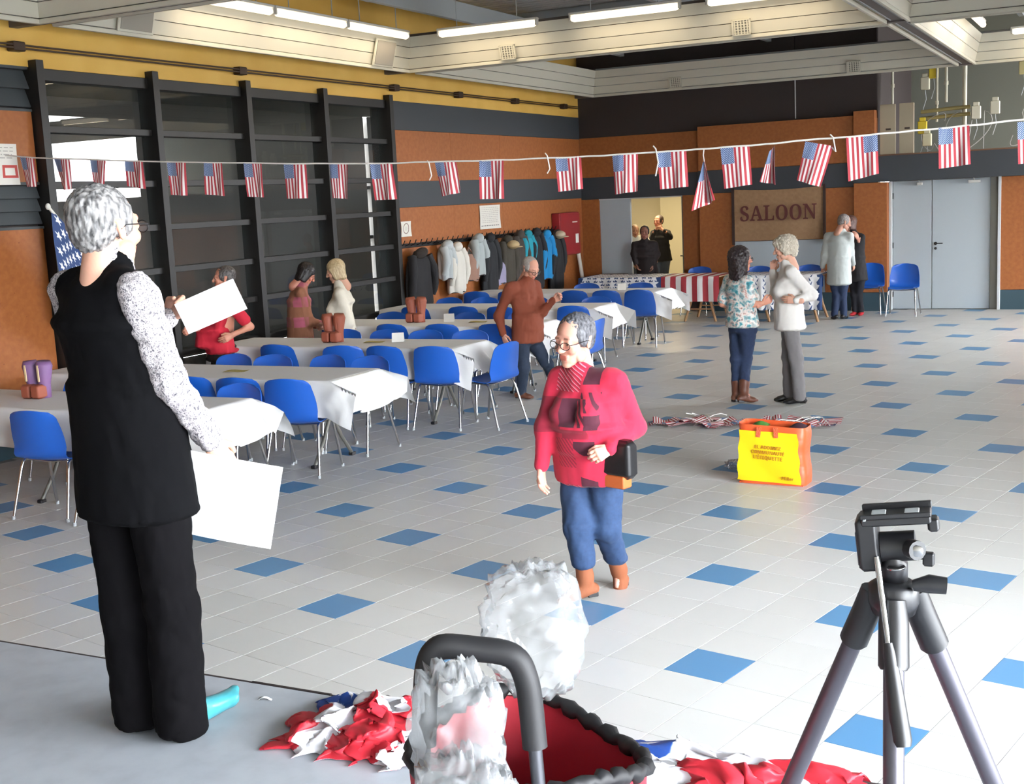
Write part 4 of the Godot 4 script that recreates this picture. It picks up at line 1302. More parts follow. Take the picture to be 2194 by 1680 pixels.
func cloth_heap(called: String, label: String, x0: float, x1: float, z0: float, z1: float, y0: float, hmax: float, seed_: int, over_edge: bool) -> void:
	var W := 256
	var im := Image.create(W, W, false, Image.FORMAT_RGB8)
	var red := h("b5202f"); var white := h("e9e7ec"); var blue := h("1f4592")
	for y in W:
		for x in W:
			var v := fposmod(x / 52.0 + 0.25 * sin(y / 40.0), 3.0)
			im.set_pixel(x, y, [red, white, red][int(v)] if y > 96 else ([blue, white, red][int(fposmod(x / 86.0, 3.0))]))
	for k in 5:
		var c := Vector2(30 + (k % 3) * 30, 24 + (k / 3) * 46)
		for y in range(-18, 19):
			for x in range(-18, 19):
				var d := Vector2(x, y)
				var a := fposmod(d.angle() + PI / 2 + PI / 5, TAU / 5) - PI / 5
				if d.length() < 17.0 * (0.42 + 0.58 * pow(1.0 - absf(a) / (PI / 5), 1.6)):
					im.set_pixel(int(c.x) + x, int(c.y) + y, white)
	var m := mat("heap_print_%d" % seed_, Color.WHITE, 0.55)
	m.albedo_texture = ImageTexture.create_from_image(im)
	var n := FastNoiseLite.new(); n.seed = seed_; n.frequency = 0.9; n.fractal_type = FastNoiseLite.FRACTAL_RIDGED; n.fractal_octaves = 2
	var g := G.new()
	var cx := (x0 + x1) * 0.5; var cz := (z0 + z1) * 0.5
	g.sheet(54, 54, func(s: float, t: float) -> Vector3:
		var e := minf(minf(s, 1.0 - s), minf(t, 1.0 - t)) * 2.0
		var ridge := 0.5 + 0.5 * n.get_noise_2d(s * 2.4 + 3.0, t * 2.4)
		var ridge2 := 0.5 + 0.5 * n.get_noise_2d(s * 4.6 + 9.0, t * 4.6)
		var y := y0 + 0.004 + hmax * pow(e, 0.7) * (0.25 + 0.75 * ridge * ridge) + 0.025 * ridge2 * e
		var ex := 0.06 * n.get_noise_2d(s * 3.0, 40.0 + t * 3.0)
		var p := Vector3(lerpf(x0, x1, s) + ex - cx, y, lerpf(z0, z1, t) + 0.06 * n.get_noise_2d(70.0 + s * 3.0, t * 3.0) - cz)
		if over_edge:
			var o := (STAGE_Z - 0.004) - (p.z + cz)
			if o > 0.0:
				p.y = minf(p.y, y0 + 0.03 - o * 1.6); p.z = STAGE_Z - 0.012 - 0.2 * o - cz
		return p, 0.0012, true)
	one(called, label, "cloth", g.mesh(), m, Vector3(cx, 0, cz), 0.0, "flag cloths on the stage edge")


func build_foreground() -> void:
	# ---- tripod
	var hub := Vector3(-0.297, 1.513, -1.788)
	var tp := thing("camera_tripod", "grey and black camera tripod with an empty pan head in the foreground", "tripod", Vector3(hub.x, STAGE_H, hub.z))
	var hy := hub.y - STAGE_H
	var grey := mat("tripod_grey", h("5c5a62"), 0.38, 0.75)
	var to := Vector2(0.164, 0.986)
	var lean := 0.43
	for k in 3:
		var ang := k * TAU / 3.0
		var d := Vector2(to.x * cos(ang) - to.y * sin(ang), to.x * sin(ang) + to.y * cos(ang))
		var dir := Vector3(d.x * lean, -1, d.y * lean)
		var p0 := Vector3(d.x * 0.034, hy - 0.012, d.y * 0.034)
		var cg := G.new()
		cg.tube([p0 + Vector3(0, 0.012, 0), p0 + dir * 0.02, p0 + dir * 0.075, p0 + dir * 0.08], [0.017, 0.021, 0.0215, 0.018], 14)
		var leg := part(tp, "leg_socket", cg.mesh(), mats.black_plastic)
		var lg := G.new()
		lg.tube([p0 + dir * 0.07, p0 + dir * 0.3, p0 + dir * 0.46], 0.0145, 14)
		part(leg, "leg_tube", lg.mesh(), grey)
		var kg := G.new()
		kg.tube([p0 + dir * 0.44, p0 + dir * 0.5], 0.018, 12)
		part(leg, "leg_clamp", kg.mesh(), mats.black_plastic)
		var l2 := G.new()
		var t_end := (p0.y - 0.02)
		l2.tube([p0 + dir * 0.48, p0 + dir * t_end], 0.0105, 10)
		part(leg, "lower_tube", l2.mesh(), grey)
		var fg := G.new()
		fg.tube([p0 + dir * (t_end - 0.01), p0 + dir * (t_end + 0.012)], 0.014, 10)
		part(leg, "rubber_foot", fg.mesh(), mats.black_plastic)
	var hg := G.new()
	hg.lathe([Vector2(0, -0.03), Vector2(0.03, -0.03), Vector2(0.036, -0.012), Vector2(0.036, 0.012), Vector2(0.024, 0.02), Vector2(0, 0.02)], 18, Transform3D(Basis(), Vector3(0, hy, 0)))
	part(tp, "hub", hg.mesh(), mats.black_plastic)
	var cc := G.new()
	cc.tube([Vector3(0, hy - 0.28, 0), Vector3(0, hy + 0.03, 0)], 0.0125, 12)
	part(tp, "centre_column", cc.mesh(), grey)
	# winding crank and lock knob
	var kb := G.new()
	kb.tube([Vector3(0.03, hy + 0.02, 0.02), Vector3(0.052, hy + 0.024, 0.018), Vector3(0.075, hy + 0.022, 0.014)], [0.008, 0.0135, 0.012], 10)
	part(tp, "crank_knob", kb.mesh(), mats.black_plastic)
	# pan head: turned and tipped
	var hb := Basis(Vector3.UP, 0.12) * Basis(Vector3(0, 0, 1), 0.10)
	var ng := G.new()
	ng.lathe([Vector2(0, 0), Vector2(0.02, 0.0), Vector2(0.02, 0.028), Vector2(0.015, 0.032), Vector2(0.016, 0.06), Vector2(0, 0.06)], 16, Transform3D(Basis(), Vector3(0, hy + 0.018, 0)))
	var neck := part(tp, "pan_base", ng.mesh(), mats.black_plastic)
	var lk := G.new()
	lk.box(Vector3(0.032, hy + 0.062, 0.01), Vector3(0.044, 0.01, 0.012), Basis(), 0.003)
	lk.box(Vector3(0.05, hy + 0.058, 0.01), Vector3(0.016, 0.02, 0.014), Basis(), 0.003)
	part(neck, "pan_lock", lk.mesh(), mats.black_plastic)
	var head := Node3D.new(); head.name = "pan_head"
	tp.add_child(head)
	head.transform = Transform3D(hb, Vector3(0.0, hy + 0.092, 0))
	var g1 := G.new()
	g1.box(Vector3(-0.036, -0.012, 0), Vector3(0.03, 0.078, 0.062), Basis(), 0.006)
	part(head, "side_block", g1.mesh(), mats.black_plastic)
	var g2 := G.new()
	g2.box(Vector3(-0.051, -0.018, 0.0), Vector3(0.003, 0.05, 0.044), Basis(), 0.001)
	part(head, "slotted_plate", g2.mesh(), grey)
	var g3 := G.new()
	g3.tube([Vector3(-0.02, -0.022, 0), Vector3(0.028, -0.022, 0.0)], 0.022, 16)
	g3.tube([Vector3(0.022, -0.02, 0.022), Vector3(0.032, -0.02, 0.036)], 0.014, 12)
	part(head, "tilt_drum", g3.mesh(), mats.black_plastic)
	var g4 := G.new()
	g4.box(Vector3(0.006, 0.022, 0), Vector3(0.096, 0.012, 0.066), Basis(), 0.003)
	g4.box(Vector3(0.006, 0.03, -0.028), Vector3(0.098, 0.012, 0.008), Basis(), 0.002)
	g4.box(Vector3(0.006, 0.03, 0.03), Vector3(0.098, 0.008, 0.005), Basis(), 0.002)
	g4.box(Vector3(0.056, 0.012, 0.012), Vector3(0.016, 0.02, 0.028), Basis(), 0.004)
	part(head, "camera_plate", g4.mesh(), mats.black_plastic)
	var g5 := G.new()
	for e in [-0.018, 0.028]:
		g5.box(Vector3(e, 0.0295, 0.002), Vector3(0.02, 0.003, 0.024), Basis(), 0.001)
	g5.box(Vector3(-0.036, 0.0275, 0.024), Vector3(0.004, 0.002, 0.03), Basis(), 0.0005)
	part(head, "cork_pad", g5.mesh(), mats.girder_grey)
	var g6 := G.new()
	g6.lathe([Vector2(0, 0.004), Vector2(0.008, 0.004), Vector2(0.008, 0), Vector2(0, 0)], 12, Transform3D(Basis(Vector3.RIGHT, PI / 2), Vector3(0.032, -0.02, 0.036)))
	g6.lathe([Vector2(0, 0.003), Vector2(0.012, 0.003), Vector2(0.014, 0), Vector2(0, 0)], 12, Transform3D(Basis(), Vector3(0.0, -0.048, 0.024)))
	part(head, "screw", g6.mesh(), mats.steel)
	var hd := G.new()
	var ha := Vector3(-0.018, hy + 0.062, 0.035); var hz := Vector3(0.03, hy - 0.185, 0.11)
	hd.tube([ha, ha.lerp(hz, 0.5)], 0.0045, 8)
	var rod := part(tp, "pan_rod", hd.mesh(), mats.steel)
	var gr := G.new()
	gr.tube([ha.lerp(hz, 0.46), ha.lerp(hz, 0.52), ha.lerp(hz, 0.75), ha.lerp(hz, 0.97), hz], [0.007, 0.0095, 0.0125, 0.0145, 0.012], 12)
	part(rod, "grip", gr.mesh(), mats.black_plastic)

	# ---- shopping trolley
	var tr := thing("shopping_trolley", "red fabric shopping trolley with a black padded handle at the lower edge", "trolley", Vector3(-0.84, STAGE_H, -1.5))
	var o := Vector3(0.84, -STAGE_H, 1.5)
	var P := func(x: float, y: float, z: float) -> Vector3: return Vector3(x, y, z) + o
	var foam := mat("foam_black", h("131215"), 0.6)
	var pts := [P.call(-0.905, 1.325, -1.452), P.call(-0.903, 1.40, -1.462), P.call(-0.901, 1.44, -1.470), P.call(-0.893, 1.460, -1.476), P.call(-0.876, 1.468, -1.483), P.call(-0.838, 1.463, -1.50), P.call(-0.80, 1.457, -1.515), P.call(-0.782, 1.446, -1.522), P.call(-0.772, 1.425, -1.525), P.call(-0.765, 1.39, -1.525), P.call(-0.758, 1.316, -1.52)]
	var sm := []
	for k in pts.size() - 1:
		for j in 4:
			var a: Vector3 = pts[maxi(k - 1, 0)]; var b: Vector3 = pts[k]; var c: Vector3 = pts[k + 1]; var d: Vector3 = pts[mini(k + 2, pts.size() - 1)]
			sm.append(b.cubic_interpolate(c, a, d, j / 4.0))
	sm.append(pts[-1])
	var fg := G.new()
	fg.tube(sm, 0.0185, 16)
	part(tr, "padded_handle", fg.mesh(), foam)
	var tg := mat("trolley_tube", h("4c4d52"), 0.35, 0.7)
	var foot := [P.call(-0.92, 0.56, -1.40), P.call(-0.70, 0.56, -1.48)]
	for k in 2:
		var lg := G.new()
		lg.tube([pts[0] if k == 0 else pts[-1], foot[k]], 0.0105, 10)
		part(tr, "frame_tube", lg.mesh(), tg)
	for k in 2:
		var wg := G.new()
		wg.lathe([Vector2(0.0, -0.015), Vector2(0.055, -0.015), Vector2(0.06, -0.008), Vector2(0.06, 0.008), Vector2(0.055, 0.015), Vector2(0, 0.015)], 20, Transform3D(Basis(Vector3(0, 0, 1), PI / 2), foot[k]))
		part(tr, "wheel", wg.mesh(), mats.black_plastic)
	var base := G.new()
	base.box(P.call(-0.85, 0.53, -1.68), Vector3(0.36, 0.02, 0.36), Basis(Vector3.UP, -0.35), 0.005)
	part(tr, "base_plate", base.mesh(), mats.black_plastic)
	# the open fabric basket
	var bc: Vector3 = P.call(-0.86, STAGE_H, -1.69)
	var ring := func(a: float, y: float, r: float) -> Vector3:
		var ca := cos(a); var sa := sin(a)
		var e := pow(pow(absf(ca), 3.0) + pow(absf(sa), 3.0), -1.0 / 3.0)
		var q := Vector3(ca * 0.19 * e * r, y, sa * 0.155 * e * r)
		return bc + Basis(Vector3.UP, -0.42) * q
	var redcloth := bump(mat("trolley_red", h("a01c2c"), 0.7), mats_cloth_bump(), 0.3)
	var bg := G.new()
	bg.sheet(40, 10, func(s: float, t: float) -> Vector3:
		var y := lerpf(0.06, 0.715 + 0.02 * sin(s * TAU * 2.0 + 0.6), t)
		return ring.call(s * TAU, y, 0.86 + 0.14 * t + 0.015 * sin(s * 40.0) * t), 0.006)
	part(tr, "fabric_basket", bg.mesh(), redcloth)
	var fl := G.new()
	fl.sheet(20, 4, func(s: float, t: float) -> Vector3: return ring.call(s * TAU, 0.08, 0.02 + 0.83 * t), 0.004)
	part(tr, "basket_floor", fl.mesh(), redcloth)
	var rp := []; var rr := []
	for k in 96:
		var a := k * TAU / 96.0
		var q: Vector3 = ring.call(a, 0.725 + 0.02 * sin(a * 2.0 + 0.6), 1.0)
		rp.append(q + Vector3(0, 0.003 * sin(k * 2.3), 0)); rr.append(0.0125 + 0.0035 * sin(k * 1.7) + 0.002 * sin(k * 3.1))
	var rg := G.new()
	rg.tube(rp, rr, 8, true)
	part(tr, "ruffled_rim", rg.mesh(), foam)

	# ---- clear film draped over the handle
	var film := mat("clear_film", Color(0.74, 0.75, 0.76, 0.3), 0.14)
	film.transparency = BaseMaterial3D.TRANSPARENCY_ALPHA
	film.metallic_specular = 0.55
	var pb := thing("plastic_bag", "crumpled clear plastic bag draped over the trolley handle", "bag", Vector3(-0.84, 1.3, -1.55))
	crumple("upper_bulge", pb, Vector3(0.025, 0.155, -0.1), Vector3(0.07, 0.085, 0.06), 4, 0.16, film, 0.03)
	crumple("draped_film", pb, Vector3(0.005, 0.02, 0.115), Vector3(0.062, 0.13, 0.04), 9, 0.2, film, 0.06)
	crumple("lower_film", pb, Vector3(0.035, -0.08, 0.15), Vector3(0.075, 0.12, 0.045), 15, 0.2, film, 0.1)

	# ---- cloths on the stage edge
	cloth_heap("flag_cloth", "crumpled red white and blue flag cloth on the stage beside the teal boots", -2.33, -1.86, -3.24, -2.82, STAGE_H, 0.12, 3, true)
	cloth_heap("flag_cloth", "crumpled flag cloth on the stage edge behind the shopping trolley", -1.45, -0.60, -3.26, -2.85, STAGE_H, 0.09, 8, true)
	var crumb := G.new()
	crumb.sheet(6, 3, func(s: float, t: float) -> Vector3: return Vector3((s - 0.5) * 0.06, 0.004 + 0.008 * sin(s * 5.0), (t - 0.5) * 0.014), 0.001)
	one("paper_scrap", "small white paper scrap on the stage near the teal boots", "scrap", crumb.mesh(), mats.cloth_white, Vector3(-2.53, STAGE_H, -3.1), 0.5)

	# ---- shopping bag on the hall floor
	var bag := thing("carrier_bag", "yellow and orange carrier bag standing on the tiles", "bag", Vector3(-2.265, 0, -8.5), -0.04)
	var ora := bump(mat("bag_orange", h("d9582c"), 0.45), mats_cloth_bump(), 0.5)
	var yel := mat("bag_yellow", h("e8c70e"), 0.42)
	var sides := G.new()
	sides.sheet(48, 10, func(s: float, t: float) -> Vector3:
		var a := s * TAU
		var ca := cos(a); var sa := sin(a)
		var e := pow(pow(absf(ca), 6.0) + pow(absf(sa), 6.0), -1.0 / 6.0)
		var bul := 1.0 + 0.05 * sin(t * PI) - 0.03 * t
		return Vector3(ca * e * 0.245 * (1.0 - 0.015 * t) + 0.006 * sin(t * 9.0), t * (0.425 - 0.012 * ca) + 0.002, sa * e * 0.115 * bul - 0.12 + 0.006 * sin(t * 7.0 + a * 3.0)), 0.003)
	part(bag, "bag_body", sides.mesh(), ora)
	var bot := G.new()
	bot.box(Vector3(0, 0.006, -0.12), Vector3(0.47, 0.01, 0.22), Basis(), 0.003)
	part(bag, "bag_bottom", bot.mesh(), ora)
	var fr := G.new()
	fr.sheet(24, 14, func(s: float, t: float) -> Vector3:
		var w := 0.232 - 0.022 * t
		return Vector3(lerpf(-w, w, s) - 0.008 + 0.005 * sin(t * 17.0), 0.028 + t * 0.365 - 0.012 * s, 0.006 + 0.008 * sin(t * PI) + 0.004 * sin(s * 8.0 + t * 6.0)), 0.002, true)
	part(bag, "printed_front", fr.mesh(), yel)
	var ink := mat("bag_ink", h("a56a10"), 0.5)
	for e in [["EL ADDINEZ", 0.275, 0.034], ["COMMUNAUTÉ", 0.238, 0.034], ["L'ÉTIQUETTE", 0.2, 0.036], ["Pfiller", 0.058, 0.03]]:
		var tm := part(bag, "lettering", word(e[0], e[2], 0.002, "Droid Sans", 600), ink, Vector3(-0.01 if e[1] > 0.1 else 0.13, e[1], 0.0205))
		tm.rotation.z = -0.05
	for e in [-0.075, 0.05]:
		var sg := G.new()
		sg.box(Vector3(e, 0.385, 0.018), Vector3(0.032, 0.075, 0.003), Basis(Vector3(0, 0, 1), -0.12 if e < 0 else 0.03), 0.001)
		part(bag, "handle_strap", sg.mesh(), ora)
	for e in [[-0.11, "3f7a2a"], [0.17, "3a1f2c"]]:
		var cg := G.new()
		cg.sheet(8, 6, func(s: float, t: float) -> Vector3: return Vector3(e[0] + (s - 0.5) * 0.12, 0.405 + 0.03 * sin(s * PI) * (0.5 + 0.5 * sin(t * 5.0)), -0.19 + t * 0.15), 0.002)
		part(bag, "folded_content", cg.mesh(), mat("content_" + e[1], h(e[1]), 0.7))

	# ---- heap of spare bunting beyond the bag
	var heap := thing("bunting_heap", "tangled heap of small paper flags on the floor behind the yellow bag", "bunting", Vector3(-3.1, 0, -10.9))
	for k in 34:
		var t := rng.randf()
		var x := lerpf(-0.75, 0.78, t); var z := 0.25 * (rng.randf() - 0.5) + 0.35 * (0.4 - t) + 0.25
		var g := G.new()
		var ph := rng.randf() * 6.0; var lift := rng.randf_range(0.01, 0.05)
		g.sheet(6, 6, func(s: float, q: float) -> Vector3: return Vector3((s - 0.5) * 0.15, 0.006 + lift * (0.5 + 0.5 * sin(s * 5.0 + ph)) * (0.4 + 0.6 * q), (q - 0.5) * 0.2), 0.0008)
		var fp := part(heap, "paper_flag", g.mesh(), mats.flag_print, Vector3(x, 0.002 + 0.01 * rng.randf(), z))
		fp.rotation.y = rng.randf() * TAU
	for k in 7:
		var pp := []
		var x0 := rng.randf_range(-0.7, 0.5)
		for j in 9: pp.append(Vector3(x0 + j * 0.05, 0.012 + 0.05 * absf(sin(j * 0.7 + k)), 0.15 * sin(j * 0.6 + k * 2.0) + 0.15))
		var g := G.new()
		g.tube(pp, 0.005, 5)
		part(heap, "paper_cord", g.mesh(), mats.cord_white)
	var loose := thing("clear_wrapper", "crumpled clear wrapper on the floor left of the yellow bag", "wrapper", Vector3(-2.62, 0, -8.95))
	crumple("film", loose, Vector3(0, 0.035, 0), Vector3(0.09, 0.03, 0.07), 31, 0.25, film)


# ================================================================ figures: blended bones meshed as surface nets
# A bone is [a, b, ra, rb] (round) or [a, b, wa, wb, da, db, side, front] (wider along side than along front); a ninth true cuts away.
class Blob:
	var bones := []
	var k := 0.03
	var cell := 0.012
	var pos := PackedVector3Array()
	var nor := PackedVector3Array()
	var tri := PackedInt32Array()

	func add(a: Vector3, b: Vector3, ra: float, rb: float) -> void:
		bones.append([a, b, ra, rb])

	func flat(a: Vector3, b: Vector3, wa: float, wb: float, da: float, db: float, side: Vector3, front: Vector3, cut := false) -> void:
		bones.append([a, b, wa, wb, da, db, side.normalized(), front.normalized(), cut])

	func ball(at: Vector3, r: Vector3, cut := false) -> void:
		bones.append([at, at + Vector3(0, 0.0001, 0), r.x, r.x, r.z, r.z, Vector3.RIGHT, Vector3.BACK, cut, r.y])

	func run() -> void:
		var lo := Vector3.INF; var hi := -Vector3.INF
		for q in bones:
			var r := maxf(maxf(q[2], q[3]), maxf(q[4], q[5]) if q.size() > 4 else 0.0)
			if q.size() > 9: r = maxf(r, q[9])
			lo = lo.min(q[0] - Vector3.ONE * r).min(q[1] - Vector3.ONE * r)
			hi = hi.max(q[0] + Vector3.ONE * r).max(q[1] + Vector3.ONE * r)
		lo -= Vector3.ONE * cell * 2.0; hi += Vector3.ONE * cell * 2.0
		var nx := int((hi.x - lo.x) / cell) + 2; var ny := int((hi.y - lo.y) / cell) + 2; var nz := int((hi.z - lo.z) / cell) + 2
		var f := PackedFloat32Array(); f.resize(nx * ny * nz); f.fill(1.0)
		for q in bones:
			var a: Vector3 = q[0]; var b: Vector3 = q[1]
			var ra: float = q[2]; var rb: float = q[3]
			var wide: bool = q.size() > 4
			var da: float = q[4] if wide else 0.0; var db: float = q[5] if wide else 0.0
			var sd: Vector3 = q[6] if wide else Vector3.ZERO; var fr: Vector3 = q[7] if wide else Vector3.ZERO
			var cut: bool = wide and q[8]
			var ry: float = q[9] if q.size() > 9 else 0.0
			var m := maxf(maxf(ra, rb), maxf(da, db)); m = maxf(m, ry) + k + cell * 2.5
			var x0 := maxi(0, int((minf(a.x, b.x) - m - lo.x) / cell)); var x1 := mini(nx - 1, int((maxf(a.x, b.x) + m - lo.x) / cell) + 1)
			var y0 := maxi(0, int((minf(a.y, b.y) - m - lo.y) / cell)); var y1 := mini(ny - 1, int((maxf(a.y, b.y) + m - lo.y) / cell) + 1)
			var z0 := maxi(0, int((minf(a.z, b.z) - m - lo.z) / cell)); var z1 := mini(nz - 1, int((maxf(a.z, b.z) + m - lo.z) / cell) + 1)
			var ba := b - a
			var il := 1.0 / maxf(ba.length_squared(), 1e-9)
			var ax := ba.normalized()
			for z in range(z0, z1 + 1):
				for y in range(y0, y1 + 1):
					var row := (z * ny + y) * nx
					for x in range(x0, x1 + 1):
						var p := Vector3(lo.x + x * cell, lo.y + y * cell, lo.z + z * cell) - a
						var t := clampf(p.dot(ba) * il, 0.0, 1.0)
						var c := p - ba * t
						var d: float
						if wide:
							var w := ra + (rb - ra) * t; var dp := da + (db - da) * t
							var s := c.dot(sd) / w; var u := c.dot(fr) / dp
							var rest := c - sd * c.dot(sd) - fr * c.dot(fr)
							var mn := minf(w, dp)
							var l := rest.length() / (ry if ry > 0.0 else minf(mn, 0.04))
							d = (sqrt(s * s + u * u + l * l) - 1.0) * mn
						else:
							d = c.length() - (ra + (rb - ra) * t)
						var e := f[row + x]
						if cut:
							f[row + x] = maxf(e, -d)
						elif d < e - k:
							f[row + x] = d
						elif d < e + k:
							var hh := 0.5 + 0.5 * (e - d) / k
							f[row + x] = e + (d - e) * hh - k * hh * (1.0 - hh)
		# surface nets
		var at := PackedInt32Array(); at.resize(nx * ny * nz); at.fill(-1)
		var sx := 1; var sy := nx; var sz := nx * ny
		var corner := [0, sx, sy, sx + sy, sz, sx + sz, sy + sz, sx + sy + sz]
		var ec := [[0, 1], [2, 3], [4, 5], [6, 7], [0, 2], [1, 3], [4, 6], [5, 7], [0, 4], [1, 5], [2, 6], [3, 7]]
		var cp := [Vector3(0, 0, 0), Vector3(1, 0, 0), Vector3(0, 1, 0), Vector3(1, 1, 0), Vector3(0, 0, 1), Vector3(1, 0, 1), Vector3(0, 1, 1), Vector3(1, 1, 1)]
		var far := cell * 7.0
		for z in nz - 1:
			for y in ny - 1:
				var row := (z * ny + y) * nx
				for x in nx - 1:
					var o := row + x
					var v0 := f[o]
					if v0 > far or v0 < -far: continue
					var neg := 0
					for q in 8:
						if f[o + corner[q]] < 0.0: neg += 1
					if neg == 0 or neg == 8: continue
					var s := Vector3.ZERO; var cnt := 0
					for e in ec:
						var fa := f[o + corner[e[0]]]; var fb := f[o + corner[e[1]]]
						if (fa < 0.0) != (fb < 0.0):
							s += cp[e[0]].lerp(cp[e[1]], fa / (fa - fb)); cnt += 1
					at[o] = pos.size()
					pos.push_back(lo + (Vector3(x, y, z) + s / cnt) * cell)
		for z in range(1, nz - 1):
			for y in range(1, ny - 1):
				for x in range(1, nx - 1):
					var o := (z * ny + y) * nx + x
					if at[o] < 0: continue
					var v0 := f[o] < 0.0
					if v0 != (f[o + sx] < 0.0): face(at[o], at[o - sy], at[o - sy - sz], at[o - sz], v0)
					if v0 != (f[o + sy] < 0.0): face(at[o], at[o - sz], at[o - sx - sz], at[o - sx], v0)
					if v0 != (f[o + sz] < 0.0): face(at[o], at[o - sx], at[o - sx - sy], at[o - sy], v0)
		smooth_normals()

	func face(a: int, b: int, c: int, d: int, inside: bool) -> void:
		if a < 0 or b < 0 or c < 0 or d < 0: return
		if inside:
			tri.append_array(PackedInt32Array([a, b, c, a, c, d]))
		else:
			tri.append_array(PackedInt32Array([a, c, b, a, d, c]))

	func smooth_normals() -> void:
		nor.resize(pos.size()); nor.fill(Vector3.ZERO)
		for q in range(0, tri.size(), 3):
			var n := (pos[tri[q + 2]] - pos[tri[q]]).cross(pos[tri[q + 1]] - pos[tri[q]])
			nor[tri[q]] += n; nor[tri[q + 1]] += n; nor[tri[q + 2]] += n
		for q in nor.size(): nor[q] = nor[q].normalized()

	func wrinkle(amp: float, freq: Vector3, seed_: int, ridged := false) -> void:
		var n := FastNoiseLite.new(); n.seed = seed_; n.frequency = 1.0
		if ridged: n.fractal_type = FastNoiseLite.FRACTAL_RIDGED
		n.fractal_octaves = 2
		for q in pos.size(): pos[q] += nor[q] * amp * n.get_noise_3dv(pos[q] * freq)
		smooth_normals()

	# adds this surface to a collector, moved by xf, with a colour for each point
	func into(g: G, xf := Transform3D(), tint = null, uvs = null) -> void:
		var o := g.v.size()
		var mirrored := xf.basis.determinant() < 0.0
		for q in pos.size():
			if tint != null: g.col = tint.call(pos[q])
			g.vert(xf * pos[q], (xf.basis * nor[q]).normalized(), uvs.call(pos[q]) if uvs != null else Vector2.ZERO)
		for q in range(0, tri.size(), 3):
			g.ix.push_back(o + tri[q])
			g.ix.push_back(o + tri[q + (2 if mirrored else 1)]); g.ix.push_back(o + tri[q + (1 if mirrored else 2)])


var head_blob: Blob
var hand_blobs := {}

func make_head() -> void:
	head_blob = Blob.new()
	var b := head_blob
	b.cell = 0.0045; b.k = 0.018
	b.ball(Vector3(0, 0.035, 0.012), Vector3(0.075, 0.085, 0.094))
	b.flat(Vector3(0, 0.02, -0.035), Vector3(0, -0.072, -0.048), 0.064, 0.042, 0.052, 0.036, Vector3.RIGHT, Vector3.BACK)
	b.ball(Vector3(0, -0.097, -0.066), Vector3(0.024, 0.016, 0.02))
	for s in [-1, 1]:
		b.ball(Vector3(s * 0.034, -0.022, -0.066), Vector3(0.026, 0.024, 0.02))
		b.ball(Vector3(s * 0.05, -0.06, -0.02), Vector3(0.018, 0.03, 0.032))
	b.add(Vector3(0, -0.05, 0.02), Vector3(0, -0.19, 0.045), 0.05, 0.06)
	b.k = 0.008
	b.add(Vector3(-0.034, 0.03, -0.079), Vector3(0.034, 0.03, -0.079), 0.011, 0.011)
	b.add(Vector3(0, 0.02, -0.088), Vector3(0, -0.02, -0.108), 0.008, 0.0125)
	for s in [-1, 1]:
		b.ball(Vector3(s * 0.011, -0.024, -0.098), Vector3(0.008, 0.008, 0.01))
		b.ball(Vector3(s * 0.033, 0.008, -0.1), Vector3(0.019, 0.012, 0.016), true)
		b.ball(Vector3(s * 0.032, 0.007, -0.0795), Vector3(0.0135, 0.0115, 0.0125))
		b.flat(Vector3(s * 0.077, 0.022, 0.018), Vector3(s * 0.073, -0.024, 0.008), 0.007, 0.006, 0.018, 0.011, Vector3.RIGHT, Vector3.BACK)
	b.add(Vector3(-0.018, -0.053, -0.086), Vector3(0.018, -0.053, -0.086), 0.0055, 0.0055)
	b.add(Vector3(-0.014, -0.064, -0.084), Vector3(0.014, -0.064, -0.084), 0.0065, 0.0065)
	b.run()

func head_tint(p: Vector3) -> Color:
	if p.z < -0.06:
		var e := Vector2((absf(p.x) - 0.032) / 0.0125, (p.y - 0.007) / 0.0085)
		if e.length() < 1.0 and p.z < -0.083:
			return Color(0.06, 0.04, 0.035) if e.length() < 0.55 else Color(0.85, 0.85, 0.85)
		if absf(p.x) < 0.024 and p.y < -0.047 and p.y > -0.072 and p.z < -0.083:
			return Color(0.75, 0.42, 0.42)
		if absf(absf(p.x) - 0.034) < 0.021 and absf(p.y - 0.033) < 0.0045 and p.z < -0.08:
			return Color(0.45, 0.4, 0.38)
		if absf(absf(p.x) - 0.04) < 0.02 and absf(p.y + 0.025) < 0.02:
			return Color(1.0, 0.9, 0.88)
	return Color.WHITE

